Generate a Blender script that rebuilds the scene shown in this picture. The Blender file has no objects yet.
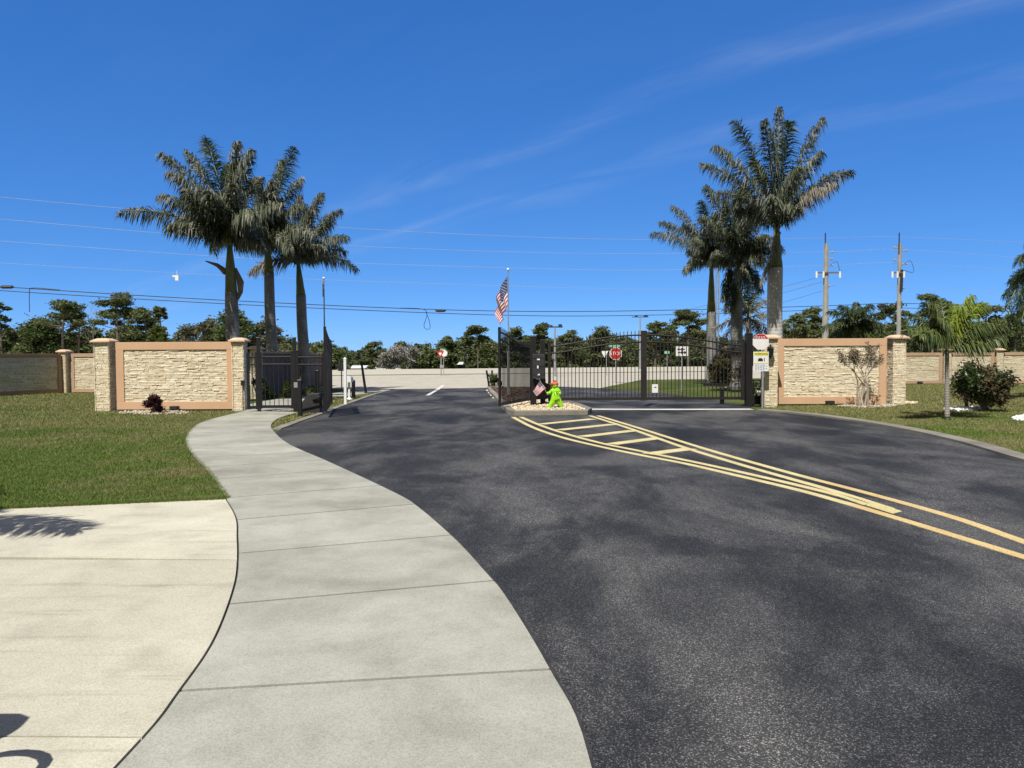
import bpy, math, random
import numpy as np
from mathutils import Vector, Matrix, geometry
random.seed(7); rng = np.random.default_rng(7)
R = math.radians
scene = bpy.context.scene
C = scene.collection
# ------------------------------------------------------------------ camera
F, EYE = 740.0, 1.6
cam_d = bpy.data.cameras.new('camera'); cam = bpy.data.objects.new('camera', cam_d); C.objects.link(cam)
CM = Matrix.Translation((0, 0, EYE)) @ Matrix.Rotation(R(90 - 2.05), 4, 'X') @ Matrix.Rotation(R(-0.27), 4, 'Z')
cam.matrix_world = CM
cam_d.sensor_width = 36; cam_d.lens = 36 * F / 1024; cam_d.clip_end = 3000; cam_d.clip_start = 0.05
scene.camera = cam
CR = CM.to_3x3()
def ray(px, py): return CR @ Vector(((px - 512) / F, -(py - 384) / F, -1))
def G(px, py, z=0.0):
    d = ray(px, py); t = (z - EYE) / d.z
    return Vector((d.x * t, d.y * t, z))
def W(px, py, Y):
    d = ray(px, py); t = Y / d.y
    return Vector((d.x * t, Y, EYE + d.z * t))
def X(px, Y): return W(px, 357, Y).x
def Z(px, py, Y): return W(px, py, Y).z

# ------------------------------------------------------------------ materials
def new_mat(name):
    m = bpy.data.materials.new(name); m.use_nodes = True
    nt = m.node_tree; b = nt.nodes['Principled BSDF']; return m, nt, b
def lk(nt, a, b): nt.links.new(a, b)
def nd(nt, t, **kw):
    n = nt.nodes.new(t)
    for k, v in kw.items():
        if k in n.inputs.keys(): n.inputs[k].default_value = v
        else: setattr(n, k, v)
    return n
def ramp(nt, fac, stops):
    r = nt.nodes.new('ShaderNodeValToRGB'); e = r.color_ramp.elements
    while len(e) < len(stops): e.new(0.5)
    for i, (p, c) in enumerate(stops):
        e[i].position = p; e[i].color = (*c, 1) if len(c) == 3 else c
    lk(nt, fac, r.inputs[0]); return r.outputs[0]
def mixc(nt, fac, a, b, mode='MIX'):
    m = nt.nodes.new('ShaderNodeMix'); m.data_type = 'RGBA'; m.blend_type = mode
    for s, v in ((0, fac), (6, a), (7, b)):
        if hasattr(v, 'links'): lk(nt, v, m.inputs[s])
        elif s == 0: m.inputs[0].default_value = v
        else: m.inputs[s].default_value = (*v, 1)
    return m.outputs[2]
def noise(nt, scale, detail=3, rough=0.55, coord=None, dist=0.0):
    n = nd(nt, 'ShaderNodeTexNoise'); n.inputs['Scale'].default_value = scale
    n.inputs['Detail'].default_value = detail; n.inputs['Roughness'].default_value = rough
    n.inputs['Distortion'].default_value = dist
    if coord is not None: lk(nt, coord, n.inputs['Vector'])
    return n.outputs['Fac']
def coords(nt, scale=(1, 1, 1), rot=0.0, world=True):
    if world: o = nt.nodes.new('ShaderNodeNewGeometry').outputs['Position']
    else: o = nt.nodes.new('ShaderNodeTexCoord').outputs['Object']
    mp = nt.nodes.new('ShaderNodeMapping'); mp.inputs['Scale'].default_value = scale
    mp.inputs['Rotation'].default_value = (0, 0, rot)
    lk(nt, o, mp.inputs['Vector']); return mp.outputs[0]
def bump(nt, b, h, strength, dist=0.01):
    n = nt.nodes.new('ShaderNodeBump'); n.inputs['Strength'].default_value = strength
    n.inputs['Distance'].default_value = dist
    lk(nt, h, n.inputs['Height']); lk(nt, n.outputs[0], b.inputs['Normal'])
def vary(name, c1, c2, scale=3.0, rough=0.85, bmp=0.0, bscale=40, metal=0.0, spec=None, detail=4):
    m, nt, b = new_mat(name); co = coords(nt)
    f = noise(nt, scale, detail, 0.6, co)
    lk(nt, ramp(nt, f, [(0.3, c1), (0.7, c2)]), b.inputs['Base Color'])
    b.inputs['Roughness'].default_value = rough; b.inputs['Metallic'].default_value = metal
    if spec is not None: b.inputs['Specular IOR Level'].default_value = spec
    if bmp: bump(nt, b, noise(nt, bscale, 4, 0.6, co), bmp)
    return m
def leafmat(name, cols, rough=0.6, transl=0.25, spec=0.3, nscale=0.5):
    """random tone per leaf, plus a slow drift of tone through the plant"""
    m, nt, b = new_mat(name)
    g = nt.nodes.new('ShaderNodeNewGeometry')
    n = noise(nt, nscale, 3, 0.6, coords(nt))
    a = nd(nt, 'ShaderNodeMath', operation='MULTIPLY_ADD'); lk(nt, n, a.inputs[0]); a.inputs[1].default_value = 0.9
    s = nd(nt, 'ShaderNodeMath', operation='MULTIPLY_ADD'); lk(nt, g.outputs['Random Per Island'], s.inputs[0])
    s.inputs[1].default_value = 0.62; s.inputs[2].default_value = -0.25; lk(nt, s.outputs[0], a.inputs[2])
    k = len(cols)
    col = ramp(nt, a.outputs[0], [(i / (k - 1), c) for i, c in enumerate(cols)])
    lk(nt, col, b.inputs['Base Color']); b.inputs['Roughness'].default_value = rough
    b.inputs['Specular IOR Level'].default_value = spec
    if transl:
        t = nd(nt, 'ShaderNodeBsdfTranslucent'); lk(nt, col, t.inputs['Color'])
        mx = nd(nt, 'ShaderNodeMixShader'); mx.inputs[0].default_value = transl
        lk(nt, b.outputs[0], mx.inputs[1]); lk(nt, t.outputs[0], mx.inputs[2])
        lk(nt, mx.outputs[0], nt.nodes['Material Output'].inputs['Surface'])
    return m

def cells(nt, scale, co):
    v = nd(nt, 'ShaderNodeTexVoronoi'); v.inputs['Scale'].default_value = scale; lk(nt, co, v.inputs['Vector'])
    sp = nt.nodes.new('ShaderNodeSeparateColor'); lk(nt, v.outputs['Color'], sp.inputs[0]); return sp.outputs[0]
# asphalt with sealer blotches and aggregate
def asphalt():
    m, nt, b = new_mat('asphalt'); co = coords(nt)
    cs = coords(nt, (1.0, 0.55, 1.0), R(25))
    big = noise(nt, 0.62, 5, 0.62, cs, 0.35)
    fine = noise(nt, 5.5, 4, 0.7, coords(nt, (1, .35, 1), R(30)), 0.4)
    mixf = nd(nt, 'ShaderNodeMath', operation='MULTIPLY_ADD'); lk(nt, fine, mixf.inputs[0]); mixf.inputs[1].default_value = 0.13
    lk(nt, big, mixf.inputs[2])
    base = ramp(nt, mixf.outputs[0], [(0.40, (.0125, .0132, .0155)), (0.52, (.031, .032, .0335)), (0.67, (.092, .092, .089))])
    ag = cells(nt, 200, co); agr = ramp(nt, ag, [(0.0, (.30, .30, .30)), (0.60, (.75, .75, .75)), (0.84, (1.3, 1.3, 1.3)), (1.0, (4.6, 4.55, 4.4))])
    col = mixc(nt, 1.0, base, agr, 'MULTIPLY')
    v = nd(nt, 'ShaderNodeTexVoronoi'); v.feature = 'DISTANCE_TO_EDGE'; v.inputs['Scale'].default_value = 0.42
    wob = noise(nt, 1.3, 5, .6, co); wm = nd(nt, 'ShaderNodeVectorMath', operation='MULTIPLY_ADD')
    gp = nt.nodes.new('ShaderNodeNewGeometry').outputs['Position']
    cb = nd(nt, 'ShaderNodeCombineXYZ'); lk(nt, wob, cb.inputs[0]); lk(nt, fine, cb.inputs[1])
    lk(nt, cb.outputs[0], wm.inputs[0]); wm.inputs[1].default_value = (1.6, 1.6, 0); lk(nt, gp, wm.inputs[2]); lk(nt, wm.outputs[0], v.inputs['Vector'])
    cr = ramp(nt, v.outputs['Distance'], [(0.0, (.35, .35, .35)), (0.012, (1, 1, 1))])
    gate = ramp(nt, noise(nt, .35, 2, .5, co), [(0.50, (0, 0, 0)), (0.62, (1, 1, 1))])
    crk = mixc(nt, gate, (1, 1, 1), cr)
    col = mixc(nt, 0.8, col, crk, 'MULTIPLY')
    lk(nt, col, b.inputs['Base Color']); b.inputs['Roughness'].default_value = 0.82
    b.inputs['Specular IOR Level'].default_value = 0.35
    bump(nt, b, ag, 0.55, 0.006); return m
def concrete(name, c1, c2, c3, streak=0.0):
    m, nt, b = new_mat(name); co = coords(nt)
    f = noise(nt, 0.9, 6, 0.65, co, 0.3)
    col = ramp(nt, f, [(0.3, c1), (0.52, c2), (0.72, c3)])
    f2 = cells(nt, 190, co)
    col = mixc(nt, 0.8, col, ramp(nt, f2, [(0.0, (.74, .74, .74)), (0.5, (1, 1, 1)), (1.0, (1.16, 1.16, 1.16))]), 'MULTIPLY')
    f3 = noise(nt, 1.5, 5, 0.7, coords(nt, (.35, 4.5, 1), R(4)), 0.5)
    col = mixc(nt, streak, col, ramp(nt, f3, [(0.42, (1, 1, 1)), (0.56, (1, 1, 1)), (0.66, (.74, .72, .68))]), 'MULTIPLY')
    st = noise(nt, 2.2, 4, .6, co)
    col = mixc(nt, 0.5, col, ramp(nt, st, [(0.5, (1, 1, 1)), (0.72, (.70, .69, .68))]), 'MULTIPLY')
    gi = nt.nodes.new('ShaderNodeNewGeometry')
    col = mixc(nt, 1.0, col, ramp(nt, gi.outputs['Random Per Island'], [(0, (.90, .90, .90)), (1, (1.06, 1.06, 1.06))]), 'MULTIPLY')
    lk(nt, col, b.inputs['Base Color']); b.inputs['Roughness'].default_value = 0.9
    b.inputs['Specular IOR Level'].default_value = 0.25
    bump(nt, b, f2, 0.25, 0.003); return m
def lawnmat():
    m, nt, b = new_mat('lawn'); co = coords(nt)
    f = noise(nt, 0.35, 5, 0.6, co); g = noise(nt, 28, 4, 0.75, co); h = noise(nt, 3.0, 4, .7, co)
    a = ramp(nt, f, [(0.35, (.050, .090, .014)), (0.62, (.115, .130, .040))])
    a = mixc(nt, 0.75, a, ramp(nt, g, [(0.3, (.45, .45, .4)), (0.55, (1, 1, 1)), (0.75, (1.5, 1.45, 1.3))]), 'MULTIPLY')
    a = mixc(nt, 0.55, a, ramp(nt, h, [(0.35, (.7, .8, .6)), (0.65, (1.3, 1.15, 1.05))]), 'MULTIPLY')
    lk(nt, a, b.inputs['Base Color']); b.inputs['Roughness'].default_value = 1.0
    b.inputs['Specular IOR Level'].default_value = 0.1
    bump(nt, b, g, 0.7, 0.03); return m
def grassmat():
    m, nt, b = new_mat('grass_blades')
    gm = nt.nodes.new('ShaderNodeNewGeometry'); f = noise(nt, 0.35, 5, 0.6, coords(nt))
    f2 = noise(nt, 2.5, 3, 0.6, coords(nt))
    green = ramp(nt, gm.outputs['Random Per Island'], [(0, (.066, .122, .018)), (.7, (.125, .195, .036)), (1, (.26, .265, .10))])
    dry = ramp(nt, gm.outputs['Random Per Island'], [(0, (.12, .14, .035)), (.5, (.21, .205, .075)), (1, (.34, .30, .17))])
    ff = nd(nt, 'ShaderNodeMath', operation='MULTIPLY_ADD'); lk(nt, f2, ff.inputs[0]); ff.inputs[1].default_value = .35; lk(nt, f, ff.inputs[2])
    sy = nt.nodes.new('ShaderNodeSeparateXYZ'); lk(nt, gm.outputs['Position'], sy.inputs[0])
    gy = nd(nt, 'ShaderNodeMath', operation='MULTIPLY_ADD'); lk(nt, sy.outputs[1], gy.inputs[0]); gy.inputs[1].default_value = .017; lk(nt, ff.outputs[0], gy.inputs[2])
    k = ramp(nt, gy.outputs[0], [(0.86, (0, 0, 0)), (1.22, (1, 1, 1))])
    col = mixc(nt, k, green, dry)
    lk(nt, col, b.inputs['Base Color']); b.inputs['Roughness'].default_value = 0.7
    b.inputs['Specular IOR Level'].default_value = 0.2; return m
def paint(name, c, c2):
    m, nt, b = new_mat(name); co = coords(nt)
    w = noise(nt, 60, 4, 0.75, co); w2 = noise(nt, 2.2, 3, .6, co)
    a = ramp(nt, w2, [(0.35, c), (0.7, c2)])
    k = ramp(nt, w, [(0.54, (0, 0, 0)), (0.64, (1, 1, 1))])
    lk(nt, mixc(nt, k, a, (.07, .068, .065)), b.inputs['Base Color']); b.inputs['Roughness'].default_value = .75
    bump(nt, b, noise(nt, 150, 2, .7, co), .3, .004); return m
def stonemat(name, dark=1.0):
    m, nt, b = new_mat(name)
    g = nt.nodes.new('ShaderNodeNewGeometry'); n = noise(nt, 9, 4, .65, coords(nt))
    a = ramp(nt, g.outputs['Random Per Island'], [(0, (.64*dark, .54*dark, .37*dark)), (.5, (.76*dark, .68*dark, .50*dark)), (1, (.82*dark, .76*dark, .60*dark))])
    a = mixc(nt, .7, a, ramp(nt, n, [(0.3, (.72, .70, .66)), (0.6, (1.08, 1.06, 1.05))]), 'MULTIPLY')
    lk(nt, a, b.inputs['Base Color']); b.inputs['Roughness'].default_value = .9
    bump(nt, b, n, .5, .02); return m

M = {}
M['asphalt'] = asphalt()
M['walk'] = concrete('sidewalk_concrete', (.27, .265, .225), (.365, .367, .312), (.44, .443, .385))
M['drive'] = concrete('driveway_concrete', (.44, .415, .33), (.52, .50, .395), (.58, .56, .455), .7)
M['kerb'] = concrete('kerb_concrete', (.17, .16, .135), (.25, .235, .195), (.33, .31, .26))
M['highway'] = concrete('highway_surface', (.42, .39, .32), (.49, .46, .38), (.55, .52, .435), .5)
M['lawn'] = lawnmat(); M['grass'] = grassmat()
M['yellow'] = paint('yellow_paint', (.60, .51, .23), (.72, .63, .34))
M['orange'] = paint('worn_yellow_paint', (.60, .43, .17), (.69, .53, .25))
M['white_line'] = paint('white_paint', (.62, .61, .58), (.75, .74, .70))
M['stucco'] = vary('tan_stucco', (.56, .355, .215), (.62, .405, .255), 1.2, .92, .25, 60)
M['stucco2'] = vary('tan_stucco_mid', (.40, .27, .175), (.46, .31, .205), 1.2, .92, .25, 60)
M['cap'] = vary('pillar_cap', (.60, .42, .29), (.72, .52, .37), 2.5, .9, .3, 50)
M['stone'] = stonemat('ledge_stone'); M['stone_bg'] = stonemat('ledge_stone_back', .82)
M['stone_side'] = stonemat('ledge_stone_shaded', .80); M['stucco_side'] = vary('shaded_stucco', (.33, .20, .12), (.38, .24, .15), 1.2, .92, .25, 60)  # darker wall copies: shade of the left sections put into the colour
M['grout'] = vary('stone_grout', (.32, .25, .165), (.40, .32, .22), 5)
M['brown'] = vary('shaded_brown_wall', (.10, .072, .055), (.14, .10, .075), 2, .9)  # the wing wall's shade is painted into this dark brown
M['iron'] = vary('black_iron', (.008, .008, .009), (.016, .015, .016), 6, .5, spec=.4)
M['ironb'] = vary('brown_black_iron', (.014, .011, .010), (.026, .020, .018), 6, .5)
M['dark'] = vary('dark_plastic', (.020, .021, .024), (.034, .035, .038), 6, .55)
M['white'] = vary('white_painted', (.74, .74, .73), (.82, .82, .81), 5, .5)
M['signwhite'] = vary('sign_white', (.70, .70, .69), (.80, .80, .79), 5, .45)
M['signgrey'] = vary('sign_back', (.33, .35, .36), (.42, .44, .45), 3, .45, metal=.3)
M['galv'] = vary('galvanised_steel', (.30, .31, .32), (.42, .43, .44), 3, .5, metal=.4)
M['polewhite'] = vary('pale_concrete_pole', (.25, .25, .23), (.35, .345, .315), 1.5, .85, .4, 12)
M['signred'] = vary('sign_red', (.40, .012, .014), (.50, .02, .02), 3, .45)
M['signyellow'] = vary('sign_yellow', (.72, .66, .03), (.82, .74, .06), 3, .45)
M['signgreen'] = vary('sign_green', (.20, .42, .30), (.26, .50, .36), 3, .45)
M['ink'] = vary('black_ink', (.012, .012, .014), (.02, .02, .022), 4, .6)
M['blueink'] = vary('blue_grey_ink', (.18, .26, .42), (.25, .33, .5), 4, .6)
M['wire'] = vary('black_wire', (.010, .011, .014), (.02, .02, .024), 1, .6)
M['wirepale'] = vary('bare_aluminium_wire', (.30, .36, .44), (.40, .46, .54), 1, .4)
M['lime'] = vary('lime_plastic', (.29, .68, .010), (.35, .76, .02), 3, .4)
M['cap_red'] = vary('red_plastic', (.62, .10, .04), (.72, .14, .06), 3, .4)
M['flagred'] = vary('flag_red', (.36, .012, .03), (.46, .02, .045), 4, .8)
M['flagwhite'] = vary('flag_white', (.72, .71, .72), (.80, .79, .79), 4, .8)
M['flagblue'] = vary('flag_blue', (.022, .03, .10), (.035, .045, .14), 4, .8)
M['palmtrunk'] = None
def trunkmat(name, c1, c2, ring=9):
    m, nt, b = new_mat(name); w = nd(nt, 'ShaderNodeTexWave'); w.bands_direction = 'Z'
    w.inputs['Scale'].default_value = ring; w.inputs['Distortion'].default_value = 2.5; w.inputs['Detail'].default_value = 2
    lk(nt, nt.nodes.new('ShaderNodeNewGeometry').outputs['Position'], w.inputs['Vector'])
    n = noise(nt, 2.5, 5, .65, coords(nt, (1, 1, .5)))
    a = ramp(nt, n, [(.3, c1), (.7, c2)])
    a = mixc(nt, .6, a, ramp(nt, w.outputs['Fac'], [(0.0, (.80, .80, .80)), (.25, (1, 1, 1))]), 'MULTIPLY')
    lk(nt, a, b.inputs['Base Color']); b.inputs['Roughness'].default_value = .9
    bump(nt, b, w.outputs['Fac'], .25, .02); return m
M['palmtrunk'] = trunkmat('royal_palm_trunk', (.11, .11, .105), (.30, .29, .275), 2.2)
M['sunlit_trunk'] = trunkmat('sunlit_royal_palm_trunk', (.34, .335, .32), (.58, .57, .54), 2.2)  # lighter trunk copy: sunlight on the tallest palm put into its colour
M['thintrunk'] = trunkmat('young_palm_trunk', (.22, .20, .17), (.38, .35, .31), 5)
M['crownshaft'] = vary('palm_crownshaft', (.075, .095, .022), (.19, .19, .05), 2.2, .55, .2, 12)
M['shaftbrown'] = vary('dry_sheath', (.13, .095, .06), (.24, .18, .11), 3, .85, .4, 14)
M['bark'] = vary('tree_bark', (.10, .085, .07), (.19, .165, .14), 4, .95, .5, 20)
M['barkpale'] = vary('pale_bark', (.33, .28, .22), (.48, .42, .34), 6, .95, .4, 30)
M['bonebark'] = vary('weathered_grey_bark', (.25, .24, .22), (.40, .38, .36), 2, .95)
M['frond'] = leafmat('royal_palm_leaflets', [(.016, .034, .010), (.036, .062, .022), (.080, .098, .052), (.22, .215, .17), (.42, .41, .36)], .55, .2, .35, .8)
M['frondgreen'] = leafmat('green_palm_leaflets', [(.026, .044, .012), (.055, .082, .022), (.10, .125, .042)], .5, .25, .35, .8)
M['areca'] = leafmat('areca_leaflets', [(.030, .055, .012), (.065, .10, .022), (.13, .165, .05), (.24, .25, .10)], .45, .25, .4)
M['frondyellow'] = leafmat('yellow_green_leaflets', [(.10, .17, .02), (.25, .33, .04), (.36, .40, .06)], .5, .4, .3)
M['frondgrey'] = leafmat('grey_dry_leaflets', [(.12, .12, .085), (.22, .20, .16), (.33, .30, .25)], .7, .2)
M['rachis'] = vary('palm_rachis', (.14, .15, .06), (.24, .22, .12), 3, .6)
M['pine'] = leafmat('pine_needles', [(.050, .072, .028), (.110, .138, .052), (.20, .225, .10)], .7, .2)
M['oak'] = leafmat('oak_leaves', [(.036, .058, .018), (.075, .108, .032), (.13, .165, .055)], .6, .25)
M['brush'] = leafmat('dusty_scrub_leaves', [(.065, .078, .038), (.12, .125, .068), (.19, .18, .115)], .8, .2)
M['yellowtree'] = leafmat('yellow_green_leaves', [(.055, .085, .018), (.10, .135, .03), (.15, .18, .05)], .6, .3)
M['twigs'] = leafmat('bare_grey_twigs', [(.16, .15, .13), (.25, .235, .215), (.34, .32, .30)], .9, 0)
M['maroon'] = leafmat('maroon_leaves', [(.020, .006, .010), (.05, .014, .02), (.10, .03, .035)], .45, .15)
M['shrub'] = leafmat('shrub_leaves', [(.016, .035, .008), (.035, .065, .014), (.075, .11, .03)], .4, .2, .5)
M['shrubbrown'] = leafmat('browning_leaves', [(.06, .055, .025), (.11, .085, .045), (.17, .125, .07)], .8, .15)
M['olive'] = leafmat('bronze_green_leaves', [(.025, .030, .008), (.065, .060, .018), (.13, .095, .03)], .5, .2)
M['pods'] = leafmat('dry_seed_pods', [(.06, .05, .035), (.15, .12, .08), (.26, .20, .14)], .9, 0)
def rockmat(name, cols):
    m, nt, b = new_mat(name); g = nt.nodes.new('ShaderNodeNewGeometry')
    lk(nt, ramp(nt, g.outputs['Random Per Island'], [(i / (len(cols) - 1), c) for i, c in enumerate(cols)]), b.inputs['Base Color'])
    b.inputs['Roughness'].default_value = .9; return m
M['gravel'] = rockmat('cream_gravel', [(.40, .30, .18), (.62, .52, .36), (.74, .66, .50)])
M['pebble'] = rockmat('weathered_pebbles', [(.22, .18, .13), (.42, .36, .27), (.56, .50, .40)])
M['whiterock'] = rockmat('white_marble_chips', [(.55, .54, .50), (.82, .81, .78)])
M['mulch'] = rockmat('brown_mulch', [(.05, .03, .022), (.12, .07, .05), (.2, .13, .1)])
M['soil'] = vary('dark_soil', (.05, .045, .035), (.10, .085, .065), 12, 1.0)
M['picket_shadow'] = vary('picket_shadow_dark', (.05, .05, .055), (.09, .09, .095), 5, .5, metal=.4)

# ------------------------------------------------------------------ mesh helpers
def link(name, me, mats, parent=None):
    o = bpy.data.objects.new(name, me); C.objects.link(o)
    for m in (mats if isinstance(mats, (list, tuple)) else [mats]): me.materials.append(m)
    if parent is not None: o.parent = parent; o.matrix_parent_inverse = Matrix.Translation(-parent.location)
    return o
class MB:
    def __init__(s): s.v = []; s.f = []; s.mi = []; s.cur = 0
    def add(s, vs, fs):
        n = len(s.v); s.v += [tuple(v) for v in vs]; s.f += [tuple(i + n for i in f) for f in fs]; s.mi += [s.cur] * len(fs)
    def box(s, c, d, ax=None, taper=1.0):
        """c centre, d full size; ax = unit X axis direction (in plan)"""
        c = Vector(c); u = Vector(ax).normalized() if ax is not None else Vector((1, 0, 0))
        w = Vector((0, 0, 1)); 
        if abs(u.z) > .95: w = Vector((0, 1, 0))
        v = w.cross(u).normalized(); w = u.cross(v)
        P = []
        for k in (-1, 1):
            t = taper if k > 0 else 1
            for i, j in ((-1, -1), (1, -1), (1, 1), (-1, 1)):
                P.append(c + u * (i * d[0] / 2 * t) + v * (j * d[1] / 2 * t) + w * (k * d[2] / 2))
        s.add(P, [(0, 3, 2, 1), (4, 5, 6, 7), (0, 1, 5, 4), (1, 2, 6, 5), (2, 3, 7, 6), (3, 0, 4, 7)]); return s
    def tube(s, pts, r, n=8, cap=True):
        pts = [Vector(p) for p in pts]; k = len(pts)
        if not isinstance(r, (list, tuple)): r = [r] * k
        P = []
        for i, p in enumerate(pts):
            t = (pts[min(i + 1, k - 1)] - pts[max(i - 1, 0)]).normalized()
            a = Vector((1, 0, 0)) if abs(t.x) < .8 else Vector((0, 1, 0))
            u = t.cross(a).normalized(); w = t.cross(u)
            for j in range(n):
                th = 2 * math.pi * j / n
                P.append(p + (u * math.cos(th) + w * math.sin(th)) * r[i])
        Fs = [(i * n + j, i * n + (j + 1) % n, (i + 1) * n + (j + 1) % n, (i + 1) * n + j) for i in range(k - 1) for j in range(n)]
        if cap: Fs += [tuple(range(n - 1, -1, -1)), tuple(range((k - 1) * n, k * n))]
        s.add(P, Fs); return s
    def prism(s, poly, z0, z1):
        """poly: list of (x,y), extruded"""
        n = len(poly); P = [(p[0], p[1], z0) for p in poly] + [(p[0], p[1], z1) for p in poly]
        tr = geometry.tessellate_polygon([[Vector((p[0], p[1], 0)) for p in poly]])
        Fs = []
        for t in tr:
            a, b, c = [Vector((poly[i][0], poly[i][1], 0)) for i in t]
            if (b - a).cross(c - a).z < 0: t = t[::-1]
            Fs.append(tuple(i + n for i in t)); Fs.append(tuple(t[::-1]))
        Fs += [(i, (i + 1) % n, (i + 1) % n + n, i + n) for i in range(n)]
        s.add(P, Fs); return s
    def plate(s, pts, normal, th):
        """planar outline pts (3D) given thickness along normal"""
        pts = [Vector(p) for p in pts]; nn = Vector(normal).normalized() * th; n = len(pts)
        s.add([p - nn / 2 for p in pts] + [p + nn / 2 for p in pts],
              [tuple(range(n - 1, -1, -1)), tuple(range(n, 2 * n))] + [(i, (i + 1) % n, (i + 1) % n + n, i + n) for i in range(n)]); return s
    def ball(s, c, r, n=8, m=6):
        c = Vector(c); rr = r if isinstance(r, (tuple, list)) else (r, r, r); P = []; Fs = []
        for i in range(m + 1):
            ph = math.pi * i / m
            for j in range(n):
                th = 2 * math.pi * j / n
                P.append(c + Vector((rr[0] * math.sin(ph) * math.cos(th), rr[1] * math.sin(ph) * math.sin(th), rr[2] * math.cos(ph))))
        for i in range(m):
            for j in range(n): Fs.append((i * n + j, (i + 1) * n + j, (i + 1) * n + (j + 1) % n, i * n + (j + 1) % n))
        s.add(P, Fs); return s
    def build(s, name, mats, parent=None, smooth=False, bevel=0):
        me = bpy.data.meshes.new(name); me.from_pydata(s.v, [], s.f); me.update()
        if max(s.mi or [0]) > 0: me.polygons.foreach_set('material_index', s.mi)
        if smooth: me.polygons.foreach_set('use_smooth', [True] * len(me.polygons))
        o = link(name, me, mats, parent)
        if bevel:
            b = o.modifiers.new('bevel', 'BEVEL'); b.width = bevel; b.segments = 2; b.limit_method = 'ANGLE'
        return o
def np_mesh(name, V, k, mat, parent=None, faces=None):
    """V (n,3); faces consecutive k-gons or given array (m,k)"""
    V = np.asarray(V, dtype=np.float32).reshape(-1, 3)
    if faces is None: faces = np.arange(len(V)).reshape(-1, k)
    me = bpy.data.meshes.new(name); me.vertices.add(len(V)); me.vertices.foreach_set('co', V.ravel())
    m = len(faces); me.loops.add(m * k); me.loops.foreach_set('vertex_index', np.asarray(faces, dtype=np.int32).ravel())
    me.polygons.add(m); me.polygons.foreach_set('loop_start', np.arange(0, m * k, k, dtype=np.int32))
    me.polygons.foreach_set('loop_total', np.full(m, k, dtype=np.int32)); me.update(calc_edges=True)
    return link(name, me, mat, parent)
def tag(o, label=None, cat=None, group=None, kind=None):
    if label: o['label'] = label
    if cat: o['category'] = cat
    if group: o['group'] = group
    if kind: o['kind'] = kind
    return o
def thing(name, loc, label, cat, group=None):
    o = bpy.data.objects.new(name, None); C.objects.link(o); o.location = loc; o.empty_display_size = .2
    return tag(o, label, cat, group)
def unit(a): return a / np.maximum(np.linalg.norm(a, axis=-1, keepdims=True), 1e-9)
def smoothline(P, per=6):
    P = [Vector(p) for p in P]; Q = [P[0] * 2 - P[1]] + P + [P[-1] * 2 - P[-2]]; out = []
    for i in range(1, len(Q) - 2):
        for j in range(per):
            t = j / per; a, b, c, d = Q[i - 1], Q[i], Q[i + 1], Q[i + 2]
            out.append(.5 * ((2 * b) + (c - a) * t + (2 * a - 5 * b + 4 * c - d) * t * t + (3 * b - a - 3 * c + d) * t ** 3))
    out.append(P[-1]); return out
def resample(P, n):
    P = [Vector(p) for p in P]; L = [0]
    for a, b in zip(P, P[1:]): L.append(L[-1] + (b - a).length)
    out = []; j = 0
    for i in range(n):
        t = L[-1] * i / (n - 1)
        while j < len(L) - 2 and L[j + 1] < t: j += 1
        f = (t - L[j]) / max(1e-9, L[j + 1] - L[j]); out.append(P[j].lerp(P[j + 1], min(1, max(0, f))))
    return out
def offset(P, d):
    out = []
    for i, p in enumerate(P):
        t = (P[min(i + 1, len(P) - 1)] - P[max(i - 1, 0)]); n = Vector((-t.y, t.x, 0)).normalized(); out.append(p + n * d)
    return out
def ribbon(name, P, w, z0, z1, mat, label=None):
    A = offset(P, w / 2); B = offset(P, -w / 2); mb = MB()
    for i in range(len(P) - 1):
        mb.prism([A[i][:2], B[i][:2], B[i + 1][:2], A[i + 1][:2]], z0, z1)
    return mb
def in_poly(px, py, poly):
    inside = np.zeros(len(px), bool); n = len(poly); j = n - 1
    for i in range(n):
        xi, yi = poly[i][0], poly[i][1]; xj, yj = poly[j][0], poly[j][1]
        c = ((yi > py) != (yj > py)) & (px < (xj - xi) * (py - yi) / ((yj - yi) if yj != yi else 1e-9) + xi)
        inside ^= c; j = i
    return inside

# ------------------------------------------------------------------ world and light
SH = Vector((.37, .929, 0)).normalized(); EL = R(56)
sun_d = bpy.data.lights.new('sun', 'SUN'); sun_d.energy = 4.6; sun_d.angle = R(.53); sun_d.color = (1, .95, .875)
sun = bpy.data.objects.new('sun', sun_d); C.objects.link(sun)
sd = Vector((SH.x * math.cos(EL), SH.y * math.cos(EL), -math.sin(EL)))
sun.rotation_euler = sd.to_track_quat('-Z', 'Y').to_euler(); sun.location = (-10, -20, 30)
w = bpy.data.worlds.new('World'); scene.world = w; w.use_nodes = True; nt = w.node_tree
bg = nt.nodes['Background']; sky = nt.nodes.new('ShaderNodeTexSky'); sky.sky_type = 'NISHITA'; sky.sun_disc = False
sky.sun_elevation = EL; sky.sun_rotation = math.atan2(-SH.x, -SH.y); sky.air_density = .6; sky.dust_density = 0.0; sky.ozone_density = 6; sky.altitude = 1000
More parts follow.
